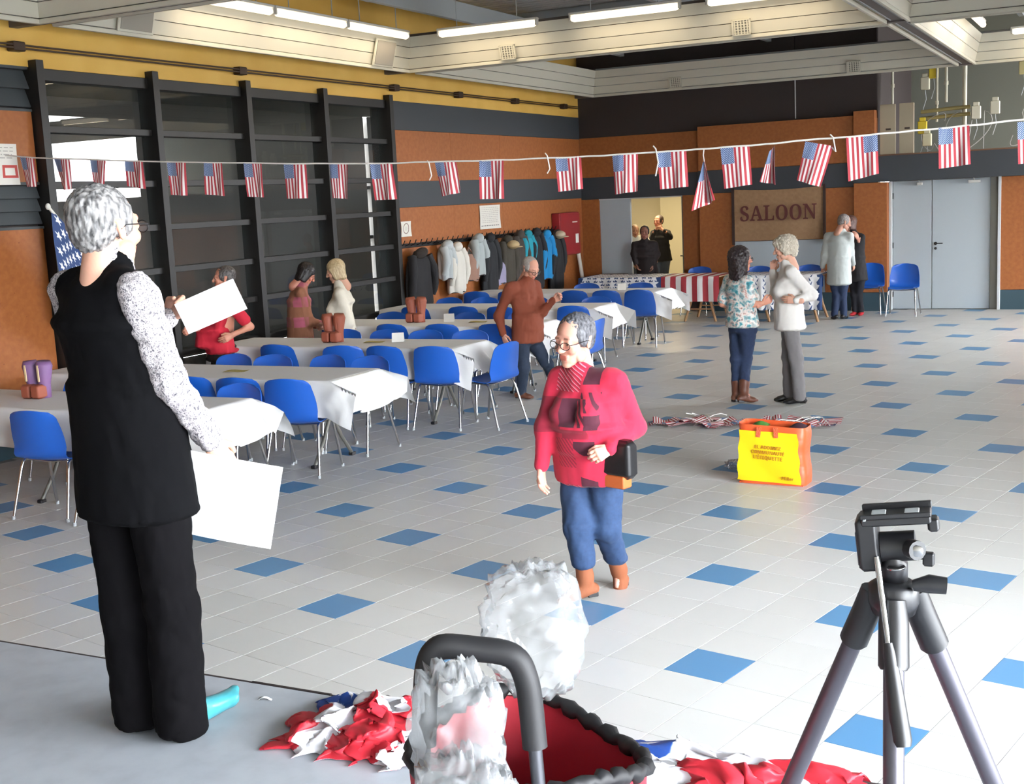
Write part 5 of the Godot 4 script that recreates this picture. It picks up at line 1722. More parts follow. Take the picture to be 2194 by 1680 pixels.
# a right hand: wrist at the origin, fingers along -Y, palm towards -X, thumb towards -Z
func hand_blob(curl: float, spread := 0.0) -> Blob:
	var key := "%.2f_%.2f" % [curl, spread]
	if hand_blobs.has(key): return hand_blobs[key]
	var b := Blob.new()
	b.cell = 0.0032; b.k = 0.007
	b.flat(Vector3(0, 0.06, 0), Vector3(0, -0.015, 0), 0.027, 0.027, 0.02, 0.018, Vector3.BACK, Vector3.RIGHT)
	b.flat(Vector3(0, -0.02, 0.002), Vector3(0.001, -0.08, 0), 0.03, 0.039, 0.015, 0.0125, Vector3.BACK, Vector3.RIGHT)
	b.k = 0.004
	var zo := [-0.03, -0.0105, 0.0095, 0.0285]; var le := [0.072, 0.081, 0.075, 0.057]
	for f in 4:
		var p := Vector3(0, -0.082 + 0.006 * absf(f - 1.2), zo[f])
		var a := curl * 0.55
		for j in 3:
			var l: float = le[f] * [0.45, 0.31, 0.26][j]
			var d := Vector3(-sin(a), -cos(a), (f - 1.5) * spread * 0.12).normalized()
			var q := p + d * l
			b.add(p, q, 0.0092 - 0.0008 * j - (0.001 if f == 3 else 0.0), 0.0086 - 0.0008 * j - (0.001 if f == 3 else 0.0))
			p = q
			a += curl * (1.0 if j == 0 else 0.7)
	b.add(Vector3(-0.004, -0.022, -0.024), Vector3(-0.012 - 0.01 * curl, -0.055, -0.05 + 0.006 * curl), 0.0145, 0.0115)
	b.add(Vector3(-0.012 - 0.01 * curl, -0.055, -0.05 + 0.006 * curl), Vector3(-0.018 - 0.022 * curl, -0.088, -0.056 + 0.014 * curl), 0.011, 0.009)
	b.run()
	hand_blobs[key] = b
	return b

func facing(deg: float) -> Vector3:
	return Vector3(sin(deg_to_rad(deg)), 0, -cos(deg_to_rad(deg)))

func cloth_mat(key: String, col: String, rough := 0.85) -> StandardMaterial3D:
	var m := mat("cloth_" + key, h(col), rough)
	if h(col).get_luminance() > 0.08:
		m.rim_enabled = true
		m.rim = 0.2
		m.rim_tint = 0.8
	else:
		m.metallic_specular = 0.2
	return m

# One person. s holds joints relative to s.at; see build_people().
func person(s: Dictionary) -> Node3D:
	var t := thing("person", s.label, "person", s.at)
	var cell: float = s.get("cell", 0.014)
	var fw := facing(s.yaw); var rt := fw.cross(Vector3.UP)          # the person's own right
	var sfw := facing(s.get("syaw", s.yaw)); var srt := sfw.cross(Vector3.UP)
	var hip: Vector3 = s.hip; var chest: Vector3 = s.chest; var neck: Vector3 = s.neck
	var up := (chest - hip).normalized()
	var R: Array = s.R; var L: Array = s.L                            # [shoulder, elbow, wrist, hand towards, palm towards, curl]
	var RL: Array = s.RL; var LL: Array = s.LL                        # [hip, knee, ankle, toe]
	var hb: Basis = Basis(Vector3.UP, -deg_to_rad(s.hyaw)) * Basis(Vector3.RIGHT, deg_to_rad(s.get("pitch", 0.0))) * Basis(Vector3.BACK, deg_to_rad(s.get("roll", 0.0)))
	var hs: float = s.get("hscale", 1.0)
	var hx := Transform3D(hb.scaled_local(Vector3.ONE * hs), s.head)
	# --- the body under the clothes, with head and hands
	var g := G.new()
	head_blob.into(g, hx, head_tint)
	var inner := Blob.new()
	inner.cell = cell * 1.3; inner.k = 0.03
	var tw: Array = s.torso                                           # [[chest w, d], [waist w, d], [hip w, d]]
	inner.flat(hip, chest - up * 0.08, tw[2][0] * 0.8, tw[0][0] * 0.8, tw[2][1] * 0.75, tw[0][1] * 0.75, rt, fw)
	inner.add(chest - up * 0.06, s.head - hb.y * 0.12 * hs, 0.07, 0.05)
	for a in [R, L]:
		inner.add(a[0], a[1], 0.044, 0.036)
		inner.add(a[1], a[2], 0.036, 0.025)
	for l in [RL, LL]:
		inner.add(l[0], l[1], 0.065, 0.048)
		inner.add(l[1], l[2], 0.045, 0.033)
		inner.add(l[2], l[2].lerp(l[3], 0.45) - Vector3(0, 0.01, 0), 0.026, 0.016)
	inner.run()
	inner.into(g)
	g.col = Color.WHITE
	for q in 2:
		var a: Array = R if q == 0 else L
		var fd: Vector3 = (a[3] - a[2]).normalized(); var pl: Vector3 = a[4]
		pl = (pl - fd * pl.dot(fd)).normalized()
		var y := -fd; var x := -pl
		var hbs: Basis
		if q == 0: hbs = Basis(x, y, x.cross(y))
		else: hbs = Basis(-x, y, (-x).cross(y)) * Basis.from_scale(Vector3(-1, 1, 1))
		hand_blob(a[5]).into(g, Transform3D(hbs.scaled_local(Vector3.ONE * s.get("hand", 0.95)), a[2]))
	var skin := mat("skin_" + s.skin, h(s.skin), 0.55)
	skin.vertex_color_use_as_albedo = true
	skin.subsurf_scatter_enabled = true
	skin.subsurf_scatter_strength = 0.06
	part(t, "body", g.mesh(), skin)
	# --- top
	var top := Blob.new()
	top.cell = cell; top.k = s.get("blend", 0.035)
	var hem: float = s.get("hem", 0.06)                               # how far the top hangs below the hips
	var bf: float = s.get("belly", 0.0); var bu: float = s.get("bust", 0.0)
	var waist := hip.lerp(chest, 0.45) + fw * bf * 0.6
	top.flat(hip - up * hem, waist, tw[2][0] + s.get("flare", 0.012), tw[1][0], tw[2][1] + s.get("flare", 0.012), tw[1][1], rt, fw)
	top.flat(waist, chest - up * 0.09, tw[1][0], tw[0][0], tw[1][1], tw[0][1], rt, fw)
	top.flat(chest - up * 0.1, chest - up * 0.01, tw[0][0], tw[0][0] * 0.8, tw[0][1], tw[0][1] * 0.75, srt, sfw)
	if bf > 0.0: top.flat(hip + up * 0.07 + fw * bf, waist + fw * bf * 0.5, tw[1][0] * 0.72, tw[1][0] * 0.6, tw[1][1] * 0.8, tw[1][1] * 0.7, rt, fw)
	if bu > 0.0:
		for q in [-1, 1]: top.add(hip.lerp(chest, 0.68) + sfw * (tw[0][1] * 0.55 + bu * 0.4) + srt * q * 0.075, hip.lerp(chest, 0.6) + sfw * (tw[0][1] * 0.6 + bu * 0.5) + srt * q * 0.08, 0.06, 0.07)
	top.flat(R[0].lerp(L[0], 0.12), L[0].lerp(R[0], 0.12), 0.055, 0.055, 0.06, 0.06, up, sfw)
	for q in [R[0], L[0]]: top.add(neck - up * 0.035 + (q - neck) * 0.12, chest.lerp(q, 0.72) + up * 0.012, 0.05, 0.05)
	top.add(chest - up * 0.03, neck + (neck - chest).normalized() * 0.005, 0.085, s.get("collar", 0.062))
	var sleeve: float = s.get("sleeve", 1.0)
	var ar: float = s.get("arm", 0.054)
	if sleeve > 0.0:
		for a in [R, L]:
			top.add(a[0], a[0].lerp(a[1], minf(1.0, sleeve * 2.0)), ar, ar * (0.92 if sleeve > 0.5 else 1.12))
			if sleeve > 0.5: top.add(a[1], a[1].lerp(a[2], (sleeve - 0.5) * 2.0 * 0.97), ar * 0.9, ar * 0.68)
	top.run()
	top.wrinkle(s.get("wrinkle", 0.006), Vector3(9, 5, 9), 3 + int(s.at.x * 10.0), true)
	var tg := G.new()
	var org := chest
	top.into(tg, Transform3D(), null, func(p: Vector3) -> Vector2: return Vector2((p - org).dot(srt) * 1.6 + 0.5, 0.5 - (p - org).dot(up) * 1.6 - 0.25))
	part(t, s.get("top_name", "sweater"), tg.mesh(), s.top)
	if s.has("arms"):                                                  # sleeves of another cloth than the body of the top
		var sl := Blob.new()
		sl.cell = cell; sl.k = 0.02
		for a in [R, L]:
			sl.add(a[0] + (a[0] - chest).normalized() * 0.004, a[1], ar + 0.002, ar * 0.92)
			sl.add(a[1], a[1].lerp(a[2], 0.97), ar * 0.92, ar * 0.74)
		sl.add(neck - up * 0.04, neck.lerp(s.head - hb.y * 0.05, 0.4), 0.07, 0.064)
		sl.run()
		sl.wrinkle(0.008, Vector3(14, 9, 14), 19, true)
		var sg := G.new()
		sl.into(sg)
		part(t, "sleeves", sg.mesh(), s.arms)
	# --- trousers
	var tr := Blob.new()
	tr.cell = cell; tr.k = 0.03
	var lr: Array = s.get("leg", [0.078, 0.06, 0.05])
	var cuff: float = s.get("cuff", -0.06)
	tr.flat(hip + up * 0.04, hip - up * 0.07, tw[2][0] * 0.93, tw[2][0] * 0.9, tw[2][1] * 0.92, tw[2][1] * 0.9, rt, fw)
	for l in [RL, LL]:
		tr.add(l[0] - up * 0.03, l[1], lr[0], lr[1])
		tr.flat(l[1], l[2].lerp(l[1], cuff), lr[1], lr[2], lr[1], lr[2], rt, fw)
	tr.run()
	tr.wrinkle(0.006, Vector3(8, 6, 8), 5 + int(s.at.z * 7.0), true)
	var trg := G.new()
	tr.into(trg)
	part(t, "trousers", trg.mesh(), s.bottom)
	# --- shoes
	for q in 2:
		var l: Array = RL if q == 0 else LL
		var ank: Vector3 = l[2]; var toe: Vector3 = l[3]
		var dir := (toe - ank); dir.y = 0.0
		dir = dir.normalized()
		var low := toe.y
		var sh := Blob.new()
		sh.cell = minf(cell, 0.009); sh.k = 0.02
		var heel: Vector3 = Vector3(ank.x, low + maxf(0.0, (ank.y - 0.09 - low)) + 0.03, ank.z) - dir * s.get("heel", 0.045)
		var side := dir.cross(Vector3.UP)
		sh.flat(heel, toe - dir * 0.04 + Vector3(0, 0.012, 0), 0.034, 0.036, 0.032, 0.024, side, Vector3.UP)
		sh.flat(toe - dir * 0.05 + Vector3(0, 0.01, 0), toe + Vector3(0, s.get("toe_up", 0.004), 0), 0.034, s.get("toe_w", 0.022), 0.02, 0.013, side, Vector3.UP)
		sh.add(ank + Vector3(0, 0.012, 0), heel.lerp(toe, 0.3) + Vector3(0, 0.02, 0), 0.041, 0.034)
		sh.add(heel.lerp(toe, 0.3) + Vector3(0, 0.02, 0), toe - dir * 0.07 + Vector3(0, 0.016, 0), 0.034, 0.024)
		if s.get("boots", 0.0) > 0.0:
			sh.add(ank, ank.lerp(l[1], s.boots), 0.044, s.get("shaft", 0.052))
		sh.run()
		var shg := G.new()
		sh.into(shg)
		var shoe := part(t, "boot" if s.get("boots", 0.0) > 0.0 else "shoe", shg.mesh(), s.shoes)
		var solg := G.new()
		solg.box(heel + dir * 0.012 - Vector3(0, 0.033 - 0.0, 0) + Vector3(0, 0.006, 0), Vector3(0.055, 0.026 if s.get("boots", 0.0) > 0.0 else 0.014, 0.06), Basis(side, Vector3.UP, -dir), 0.004)
		part(shoe, "heel", solg.mesh(), mats.black_plastic)
	# --- hair
	var hr := Blob.new()
	hr.cell = s.get("hair_cell", 0.007); hr.k = 0.02
	match s.hair:
		"short", "bald":
			var z := 0.0 if s.hair == "short" else -0.004
			hr.ball(Vector3(0, 0.044, 0.024), Vector3(0.08 + z, 0.085 + z, 0.094 + z))
			hr.ball(Vector3(0, -0.005, 0.056), Vector3(0.064, 0.06, 0.048))
			for q in [-1, 1]: hr.ball(Vector3(q * 0.062, 0.02, -0.012), Vector3(0.018, 0.04, 0.03))
		"bob":
			hr.ball(Vector3(0, 0.046, 0.022), Vector3(0.09, 0.092, 0.103))
			hr.flat(Vector3(0, 0.03, 0.062), Vector3(0, -0.085, 0.055), 0.085, 0.078, 0.05, 0.04, Vector3.RIGHT, Vector3.BACK)
			for q in [-1, 1]: hr.flat(Vector3(q * 0.075, 0.04, -0.005), Vector3(q * 0.08, -0.075, 0.005), 0.02, 0.018, 0.05, 0.04, Vector3.RIGHT, Vector3.BACK)
		"long":
			hr.ball(Vector3(0, 0.05, 0.02), Vector3(0.1, 0.094, 0.108))
			hr.flat(Vector3(0, 0.03, 0.065), Vector3(0, -0.17, 0.06), 0.1, 0.11, 0.06, 0.045, Vector3.RIGHT, Vector3.BACK)
			for q in [-1, 1]: hr.flat(Vector3(q * 0.083, 0.03, 0.0), Vector3(q * 0.095, -0.15, 0.02), 0.028, 0.028, 0.055, 0.045, Vector3.RIGHT, Vector3.BACK)
		"curly":
			hr.ball(Vector3(0, 0.055, 0.018), Vector3(0.098, 0.092, 0.112))
			hr.ball(Vector3(0, 0.0, 0.068), Vector3(0.085, 0.085, 0.055))
			hr.ball(Vector3(0, 0.075, -0.07), Vector3(0.06, 0.035, 0.035))
			for q in [-1, 1]: hr.ball(Vector3(q * 0.076, 0.012, 0.01), Vector3(0.028, 0.065, 0.05))
	hr.run()
	var amp: float = {"short": 0.005, "bald": 0.001, "bob": 0.005, "long": 0.010, "curly": 0.013}[s.hair]
	var fq: Vector3 = {"short": Vector3(70, 26, 70), "bald": Vector3(60, 60, 60), "bob": Vector3(80, 12, 80), "long": Vector3(45, 30, 45), "curly": Vector3(48, 48, 48)}[s.hair]
	hr.wrinkle(amp, fq, 21 + int(s.at.x * 3.0))
	var hg := G.new()
	var ha := lin(s.hair_col); var hbq := lin(s.get("hair_col2", s.hair_col))
	var hn := FastNoiseLite.new(); hn.seed = 9; hn.frequency = 1.0
	hr.into(hg, hx, func(p: Vector3) -> Color: return ha.lerp(hbq, clampf(0.5 + 1.3 * hn.get_noise_3dv(p * Vector3(90, 16, 90)), 0.0, 1.0)))
	part(t, "hair", hg.mesh(), vmat("hair", 0.5))
	# --- spectacles
	if s.get("glasses", false):
		var gl := Node3D.new(); gl.name = "glasses"
		t.add_child(gl)
		gl.transform = hx
		for q in [-1, 1]:
			var rg := G.new()
			var ring := []
			for j in 18:
				var a := j * TAU / 18.0
				ring.append(Vector3(q * 0.034 + 0.025 * cos(a), 0.004 + 0.017 * sin(a), -0.108 + 0.14 * absf(q * 0.034 + 0.025 * cos(a)) - 0.004))
			rg.tube(ring, 0.0018, 6, true)
			part(gl, "rim", rg.mesh(), mats.black_metal)
			var tg2 := G.new()
			tg2.tube([Vector3(q * 0.059, 0.01, -0.102), Vector3(q * 0.075, 0.012, -0.08), Vector3(q * 0.081, 0.012, 0.0), Vector3(q * 0.08, 0.0, 0.02)], 0.0018, 6)
			part(gl, "temple", tg2.mesh(), mats.black_metal)
			var ln := G.new()
			ln.sheet(8, 6, func(a: float, b: float) -> Vector3:
				var w := Vector2(a * 2.0 - 1.0, b * 2.0 - 1.0)
				var r := maxf(absf(w.x), absf(w.y)) / maxf(w.length(), 0.001)
				w *= r
				var x: float = q * 0.034 + 0.025 * w.x
				return Vector3(x, 0.004 + 0.017 * w.y, -0.112 + 0.14 * absf(x)), 0.0)
			part(gl, "lens", ln.mesh(), mats.window_glass)
		var br := G.new()
		br.tube([Vector3(-0.009, 0.008, -0.111), Vector3(0, 0.011, -0.113), Vector3(0.009, 0.008, -0.111)], 0.0018, 6)
		part(gl, "bridge", br.mesh(), mats.black_metal)
	return t


# ================================================================ the people, joints in metres from the spot each stands on
func build_people() -> void:
	people_cloths()
	make_head()
	person({at = Vector3(-2.620, 0.500, -2.780), yaw = 8, hyaw = 2, hip = Vector3(-0.051, 0.887, 0.048), chest = Vector3(-0.078, 1.398, 0.073), neck = Vector3(-0.051, 1.477, 0.049), head = Vector3(-0.056, 1.572, 0.053),
		R = [Vector3(0.101, 1.398, 0.121), Vector3(0.139, 1.134, 0.061), Vector3(0.162, 0.930, -0.070), Vector3(0.186, 0.784, -0.148), Vector3(-0.600, 0.000, -0.500), 0.75],
		L = [Vector3(-0.256, 1.398, 0.025), Vector3(-0.318, 1.059, -0.113), Vector3(-0.184, 1.288, -0.321), Vector3(-0.096, 1.321, -0.321), Vector3(0.200, -0.300, 0.900), 0.90],
		RL = [Vector3(0.048, 0.827, 0.062), Vector3(0.048, 0.449, 0.037), Vector3(0.019, 0.085, 0.010), Vector3(-0.003, 0.016, -0.272)],
		LL = [Vector3(-0.150, 0.827, 0.034), Vector3(-0.123, 0.434, 0.047), Vector3(-0.155, 0.085, 0.009), Vector3(-0.245, 0.016, -0.209)],
		syaw = 15,		hscale = 1.04, torso = [[0.2, 0.125], [0.195, 0.14], [0.205, 0.15]], hem = 0.15, belly = 0.03, bust = 0.03, collar = 0.06, sleeve = 0.0, arm = 0.057, leg = [0.094, 0.08, 0.084], cuff = -0.14, cell = 0.011, hair_cell = 0.005, wrinkle = 0.004,
		label = "woman in black vest and patterned blouse standing on the stage, seen from behind", skin = "d2a08a", top = cloth_mat("vest", "0b0b0d", 0.95), top_name = "vest", arms = mats.blouse, bottom = cloth_mat("black_trousers", "0c0b0d", 0.95), shoes = mats.teal_leather, boots = 0.12, toe_up = 0.03, toe_w = 0.02, heel = 0.015, hair = "short", hair_col = "39383a", hair_col2 = "a3a1a0", glasses = true})
	person({at = Vector3(-2.584, 0.000, -5.788), yaw = 190, hyaw = 197, hip = Vector3(0.084, 0.747, -0.038), chest = Vector3(0.081, 1.167, -0.036), neck = Vector3(0.050, 1.207, -0.022), head = Vector3(0.029, 1.368, -0.013),
		R = [Vector3(-0.096, 1.167, -0.067), Vector3(-0.127, 0.923, 0.057), Vector3(-0.136, 0.721, 0.104), Vector3(-0.131, 0.627, 0.124), Vector3(0.985, -0.000, 0.174), 0.45],
		L = [Vector3(0.258, 1.167, -0.005), Vector3(0.309, 0.908, -0.116), Vector3(0.258, 0.839, 0.126), Vector3(0.208, 0.812, 0.214), Vector3(-0.300, -0.200, -0.900), 1.00],
		RL = [Vector3(-0.009, 0.687, -0.054), Vector3(0.042, 0.420, 0.069), Vector3(0.059, 0.116, 0.039), Vector3(-0.046, 0.016, 0.152)],
		LL = [Vector3(0.178, 0.687, -0.021), Vector3(0.167, 0.395, -0.009), Vector3(0.154, 0.099, -0.200), Vector3(0.148, -0.052, -0.132)],
		pitch = -8.0, roll = 4.0, hscale = 1.12, cuff = 0.28, torso = [[0.2, 0.135], [0.205, 0.16], [0.2, 0.16]], hem = 0.1, belly = 0.06, bust = 0.08, collar = 0.058, arm = 0.058, leg = [0.094, 0.078, 0.066], cell = 0.011, hair_cell = 0.006, wrinkle = 0.004,
		label = "woman in a red patterned sweater walking across the hall with a shoulder bag", skin = "d9a08c", top = mats.red_knit, bottom = mats.denim, shoes = mats.brown_suede, boots = 0.3, shaft = 0.046, toe_w = 0.016, hair = "short", hair_col = "34343a", hair_col2 = "77777c", glasses = true})
	person({at = Vector3(-5.737, 0.000, -11.627), yaw = 110, hyaw = 112, hip = Vector3(0.063, 0.680, -0.031), chest = Vector3(0.040, 1.192, -0.020), neck = Vector3(0.087, 1.258, -0.043), head = Vector3(0.118, 1.373, -0.058),
		R = [Vector3(-0.025, 1.192, 0.159), Vector3(-0.192, 0.893, 0.117), Vector3(-0.143, 0.707, 0.126), Vector3(-0.119, 0.628, 0.126), Vector3(0.342, -0.000, -0.940), 0.40],
		L = [Vector3(0.105, 1.192, -0.198), Vector3(0.235, 0.923, -0.060), Vector3(0.386, 1.048, -0.023), Vector3(0.469, 1.080, -0.031), Vector3(-0.342, 0.000, 0.940), 0.90],
		RL = [Vector3(0.033, 0.620, 0.053), Vector3(0.036, 0.342, 0.038), Vector3(-0.020, 0.085, 0.010), Vector3(0.101, 0.016, -0.017)],
		LL = [Vector3(0.094, 0.620, -0.116), Vector3(0.194, 0.359, -0.207), Vector3(0.160, 0.085, -0.469), Vector3(0.278, 0.016, -0.472)],
		pitch = -28.0, torso = [[0.19, 0.13], [0.185, 0.15], [0.18, 0.14]], hem = 0.06, belly = 0.06, collar = 0.066, arm = 0.058, leg = [0.088, 0.066, 0.056], cell = 0.015,
		label = "grey haired man in a rust brown sweater bending over the tables with a glass", skin = "c58e78", top = cloth_mat("rust", "74351f"), bottom = mats.denim_dark, shoes = mats.brown_leather, hair = "bald", hair_col = "8d8580", hair_col2 = "a89f99", glasses = true})
	person({at = Vector3(-3.426, 0.000, -11.840), yaw = 38, hyaw = 55, hip = Vector3(0.014, 0.792, -0.004), chest = Vector3(-0.013, 1.206, 0.004), neck = Vector3(0.005, 1.278, -0.002), head = Vector3(0.012, 1.409, -0.003),
		R = [Vector3(0.121, 1.206, 0.109), Vector3(0.119, 0.984, 0.091), Vector3(0.233, 0.988, 0.037), Vector3(0.288, 1.016, -0.000), Vector3(-0.788, 0.000, -0.616), 0.80],
		L = [Vector3(-0.147, 1.206, -0.101), Vector3(-0.188, 0.984, -0.029), Vector3(-0.133, 0.899, -0.222), Vector3(-0.066, 0.910, -0.293), Vector3(0.788, -0.000, 0.616), 0.60],
		RL = [Vector3(0.081, 0.732, 0.048), Vector3(0.043, 0.439, -0.012), Vector3(0.030, 0.110, 0.033), Vector3(0.140, 0.016, -0.040)],
		LL = [Vector3(-0.053, 0.732, -0.056), Vector3(-0.050, 0.438, -0.006), Vector3(-0.065, 0.106, -0.033), Vector3(-0.050, 0.016, -0.090)],
		torso = [[0.172, 0.12], [0.165, 0.125], [0.185, 0.145]], hem = 0.02, bust = 0.05, belly = 0.02, arm = 0.056, sleeve = 0.42, leg = [0.088, 0.062, 0.05], cuff = 0.22, cell = 0.014,
		label = "dark haired woman in a turquoise and white blouse with a pink belt, facing away", skin = "c4876f", top = mats.turquoise_print, top_name = "blouse", bottom = mats.denim_navy, shoes = mats.brown_leather, boots = 0.3, shaft = 0.055, hair = "long", hair_col = "1d1416", hair_col2 = "2c2021", glasses = true})
	person({at = Vector3(-2.980, 0.000, -11.922), yaw = 252, hyaw = 256, hip = Vector3(0.019, 0.838, -0.005), chest = Vector3(0.024, 1.282, -0.006), neck = Vector3(-0.001, 1.355, 0.000), head = Vector3(-0.016, 1.495, 0.004),
		R = [Vector3(-0.028, 1.282, -0.168), Vector3(-0.158, 1.051, -0.187), Vector3(-0.165, 1.287, -0.103), Vector3(-0.145, 1.390, -0.067), Vector3(0.309, -0.000, 0.951), 0.50],
		L = [Vector3(0.077, 1.282, 0.156), Vector3(0.253, 1.060, 0.060), Vector3(0.142, 1.023, 0.232), Vector3(0.045, 1.033, 0.236), Vector3(-0.309, 0.000, -0.951), 0.30],
		RL = [Vector3(-0.008, 0.778, -0.086), Vector3(-0.009, 0.441, -0.060), Vector3(-0.005, 0.085, -0.061), Vector3(-0.143, 0.016, -0.016)],
		LL = [Vector3(0.045, 0.778, 0.076), Vector3(0.093, 0.445, 0.059), Vector3(0.129, 0.085, 0.092), Vector3(-0.019, 0.016, 0.108)],
		pitch = -8.0, torso = [[0.172, 0.13], [0.165, 0.135], [0.18, 0.145]], hem = 0.1, bust = 0.05, belly = 0.02, arm = 0.06, leg = [0.082, 0.068, 0.064], cell = 0.014,
		label = "grey blond woman in a white sweater and grey trousers, hand to her chin", skin = "cf9d86", top = cloth_mat("white_knit", "dcd8d2"), bottom = cloth_mat("grey_trousers", "6f6c6c"), shoes = mats.black_leather, hair = "curly", hair_col = "a99f8c", hair_col2 = "d8cfbd"})
	person({at = Vector3(-8.020, 0.000, -9.620), yaw = 222, hyaw = 232, hip = Vector3(-0.028, 0.753, 0.024), chest = Vector3(0.030, 1.248, -0.025), neck = Vector3(0.042, 1.321, -0.035), head = Vector3(0.037, 1.463, -0.031),
		R = [Vector3(-0.111, 1.248, -0.152), Vector3(-0.112, 1.000, 0.158), Vector3(-0.109, 1.001, 0.325), Vector3(-0.138, 0.982, 0.401), Vector3(0.743, -0.000, 0.669), 0.80],
		L = [Vector3(0.171, 1.248, 0.102), Vector3(0.276, 0.984, -0.074), Vector3(0.242, 0.929, 0.163), Vector3(0.190, 0.886, 0.258), Vector3(-0.743, 0.000, -0.669), 0.50],
		RL = [Vector3(-0.095, 0.693, -0.036), Vector3(-0.093, 0.394, 0.077), Vector3(-0.105, 0.085, 0.087), Vector3(-0.162, 0.016, 0.200)],
		LL = [Vector3(0.038, 0.693, 0.084), Vector3(0.043, 0.390, 0.029), Vector3(0.030, 0.085, 0.040), Vector3(-0.028, 0.016, 0.154)],
		torso = [[0.195, 0.145], [0.2, 0.18], [0.19, 0.165]], hem = 0.0, belly = 0.12, arm = 0.058, sleeve = 0.36, leg = [0.09, 0.068, 0.058], cell = 0.015,
		label = "man in a red short sleeved shirt standing between the tables, head turned aside", skin = "bd8069", top = cloth_mat("red_shirt", "b91a30"), top_name = "shirt", bottom = cloth_mat("dark_trousers", "1b1716"), shoes = mats.black_leather, hair = "short", hair_col = "2a2524", hair_col2 = "6a6461"})
	person({at = Vector3(-8.360, 0.000, -11.420), yaw = 45, hyaw = 50, hip = Vector3(-0.040, 0.657, 0.029), chest = Vector3(-0.026, 1.180, 0.019), neck = Vector3(0.014, 1.282, -0.010), head = Vector3(0.053, 1.374, -0.039),
		R = [Vector3(0.094, 1.180, 0.139), Vector3(0.125, 0.846, 0.057), Vector3(0.218, 0.813, -0.060), Vector3(0.259, 0.805, -0.128), Vector3(-0.707, 0.000, -0.707), 0.60],
		L = [Vector3(-0.146, 1.180, -0.101), Vector3(-0.164, 0.826, -0.127), Vector3(0.003, 0.769, -0.250), Vector3(0.072, 0.775, -0.301), Vector3(0.707, -0.000, 0.707), 0.60],
		RL = [Vector3(0.020, 0.597, 0.089), Vector3(0.016, 0.314, 0.050), Vector3(0.001, 0.085, -0.001), Vector3(0.075, 0.016, -0.055)],
		LL = [Vector3(-0.100, 0.597, -0.031), Vector3(-0.106, 0.318, 0.016), Vector3(-0.086, 0.085, 0.001), Vector3(-0.050, 0.016, -0.088)],
		pitch = -35.0, torso = [[0.18, 0.13], [0.18, 0.14], [0.19, 0.15]], hem = 0.1, arm = 0.06, cell = 0.016,
		label = "black haired woman in a pink and brown checked sweater bending over a table", skin = "b97b66", top = mats.pink_check, bottom = cloth_mat("black_skirt", "17141a"), shoes = mats.black_leather, hair = "bob", hair_col = "120d0e", hair_col2 = "1e1617"})
	person({at = Vector3(-7.780, 0.000, -11.400), yaw = 244, hyaw = 240, hip = Vector3(-0.025, 0.730, 0.017), chest = Vector3(-0.018, 1.165, 0.012), neck = Vector3(-0.029, 1.269, 0.020), head = Vector3(-0.059, 1.405, 0.040),
		R = [Vector3(-0.092, 1.165, -0.141), Vector3(-0.217, 0.869, 0.003), Vector3(-0.228, 0.801, 0.095), Vector3(-0.250, 0.799, 0.171), Vector3(0.438, -0.000, 0.899), 0.70],
		L = [Vector3(0.057, 1.165, 0.165), Vector3(0.110, 0.854, 0.094), Vector3(-0.008, 0.829, 0.248), Vector3(-0.076, 0.814, 0.294), Vector3(-0.438, 0.000, -0.899), 0.70],
		RL = [Vector3(-0.063, 0.670, -0.059), Vector3(-0.081, 0.348, 0.019), Vector3(-0.073, 0.085, -0.010), Vector3(-0.142, 0.016, 0.097)],
		LL = [Vector3(0.012, 0.670, 0.094), Vector3(0.016, 0.354, 0.050), Vector3(0.025, 0.085, 0.044), Vector3(-0.056, 0.016, 0.135)],
		pitch = -18.0, torso = [[0.175, 0.135], [0.175, 0.145], [0.185, 0.155]], hem = 0.06, bust = 0.04, belly = 0.04, collar = 0.07, arm = 0.062, cell = 0.016,
		label = "blond woman in a cream roll neck sweater and dark red trousers facing left", skin = "c2937c", top = cloth_mat("cream_knit", "cfc8b8"), bottom = cloth_mat("wine_trousers", "551a20"), shoes = mats.black_leather, hair = "bob", hair_col = "a58e69", hair_col2 = "c2ae8a"})
	person({at = Vector3(-4.095, 0.000, -19.538), yaw = 15, hyaw = 60, hip = Vector3(0.025, 0.700, -0.005), chest = Vector3(0.022, 1.293, -0.005), neck = Vector3(0.063, 1.377, -0.013), head = Vector3(0.105, 1.497, -0.022),
		R = [Vector3(0.205, 1.293, 0.045), Vector3(0.189, 1.039, -0.091), Vector3(0.193, 0.840, -0.245), Vector3(0.197, 0.749, -0.297), Vector3(-0.966, 0.000, -0.259), 0.50],
		L = [Vector3(-0.162, 1.293, -0.054), Vector3(-0.191, 1.011, 0.020), Vector3(-0.244, 0.818, -0.051), Vector3(-0.249, 0.721, -0.070), Vector3(0.966, -0.000, 0.259), 0.40],
		RL = [Vector3(0.107, 0.640, 0.017), Vector3(0.078, 0.378, -0.016), Vector3(0.090, 0.085, -0.019), Vector3(0.122, 0.016, -0.107)],
		LL = [Vector3(-0.057, 0.640, -0.027), Vector3(-0.018, 0.381, 0.004), Vector3(-0.042, 0.085, 0.039), Vector3(-0.094, 0.016, -0.001)],
		pitch = -20.0, torso = [[0.195, 0.14], [0.185, 0.14], [0.19, 0.15]], hem = 0.14, arm = 0.062, leg = [0.085, 0.062, 0.056], cell = 0.018,
		label = "person in a loose pale grey shirt and jeans seen from behind near the grey door", skin = "b98873", top = cloth_mat("pale_shirt", "b9bfbd"), top_name = "shirt", bottom = mats.denim_navy, shoes = mats.black_leather, hair = "short", hair_col = "6a625f", hair_col2 = "958d89"})
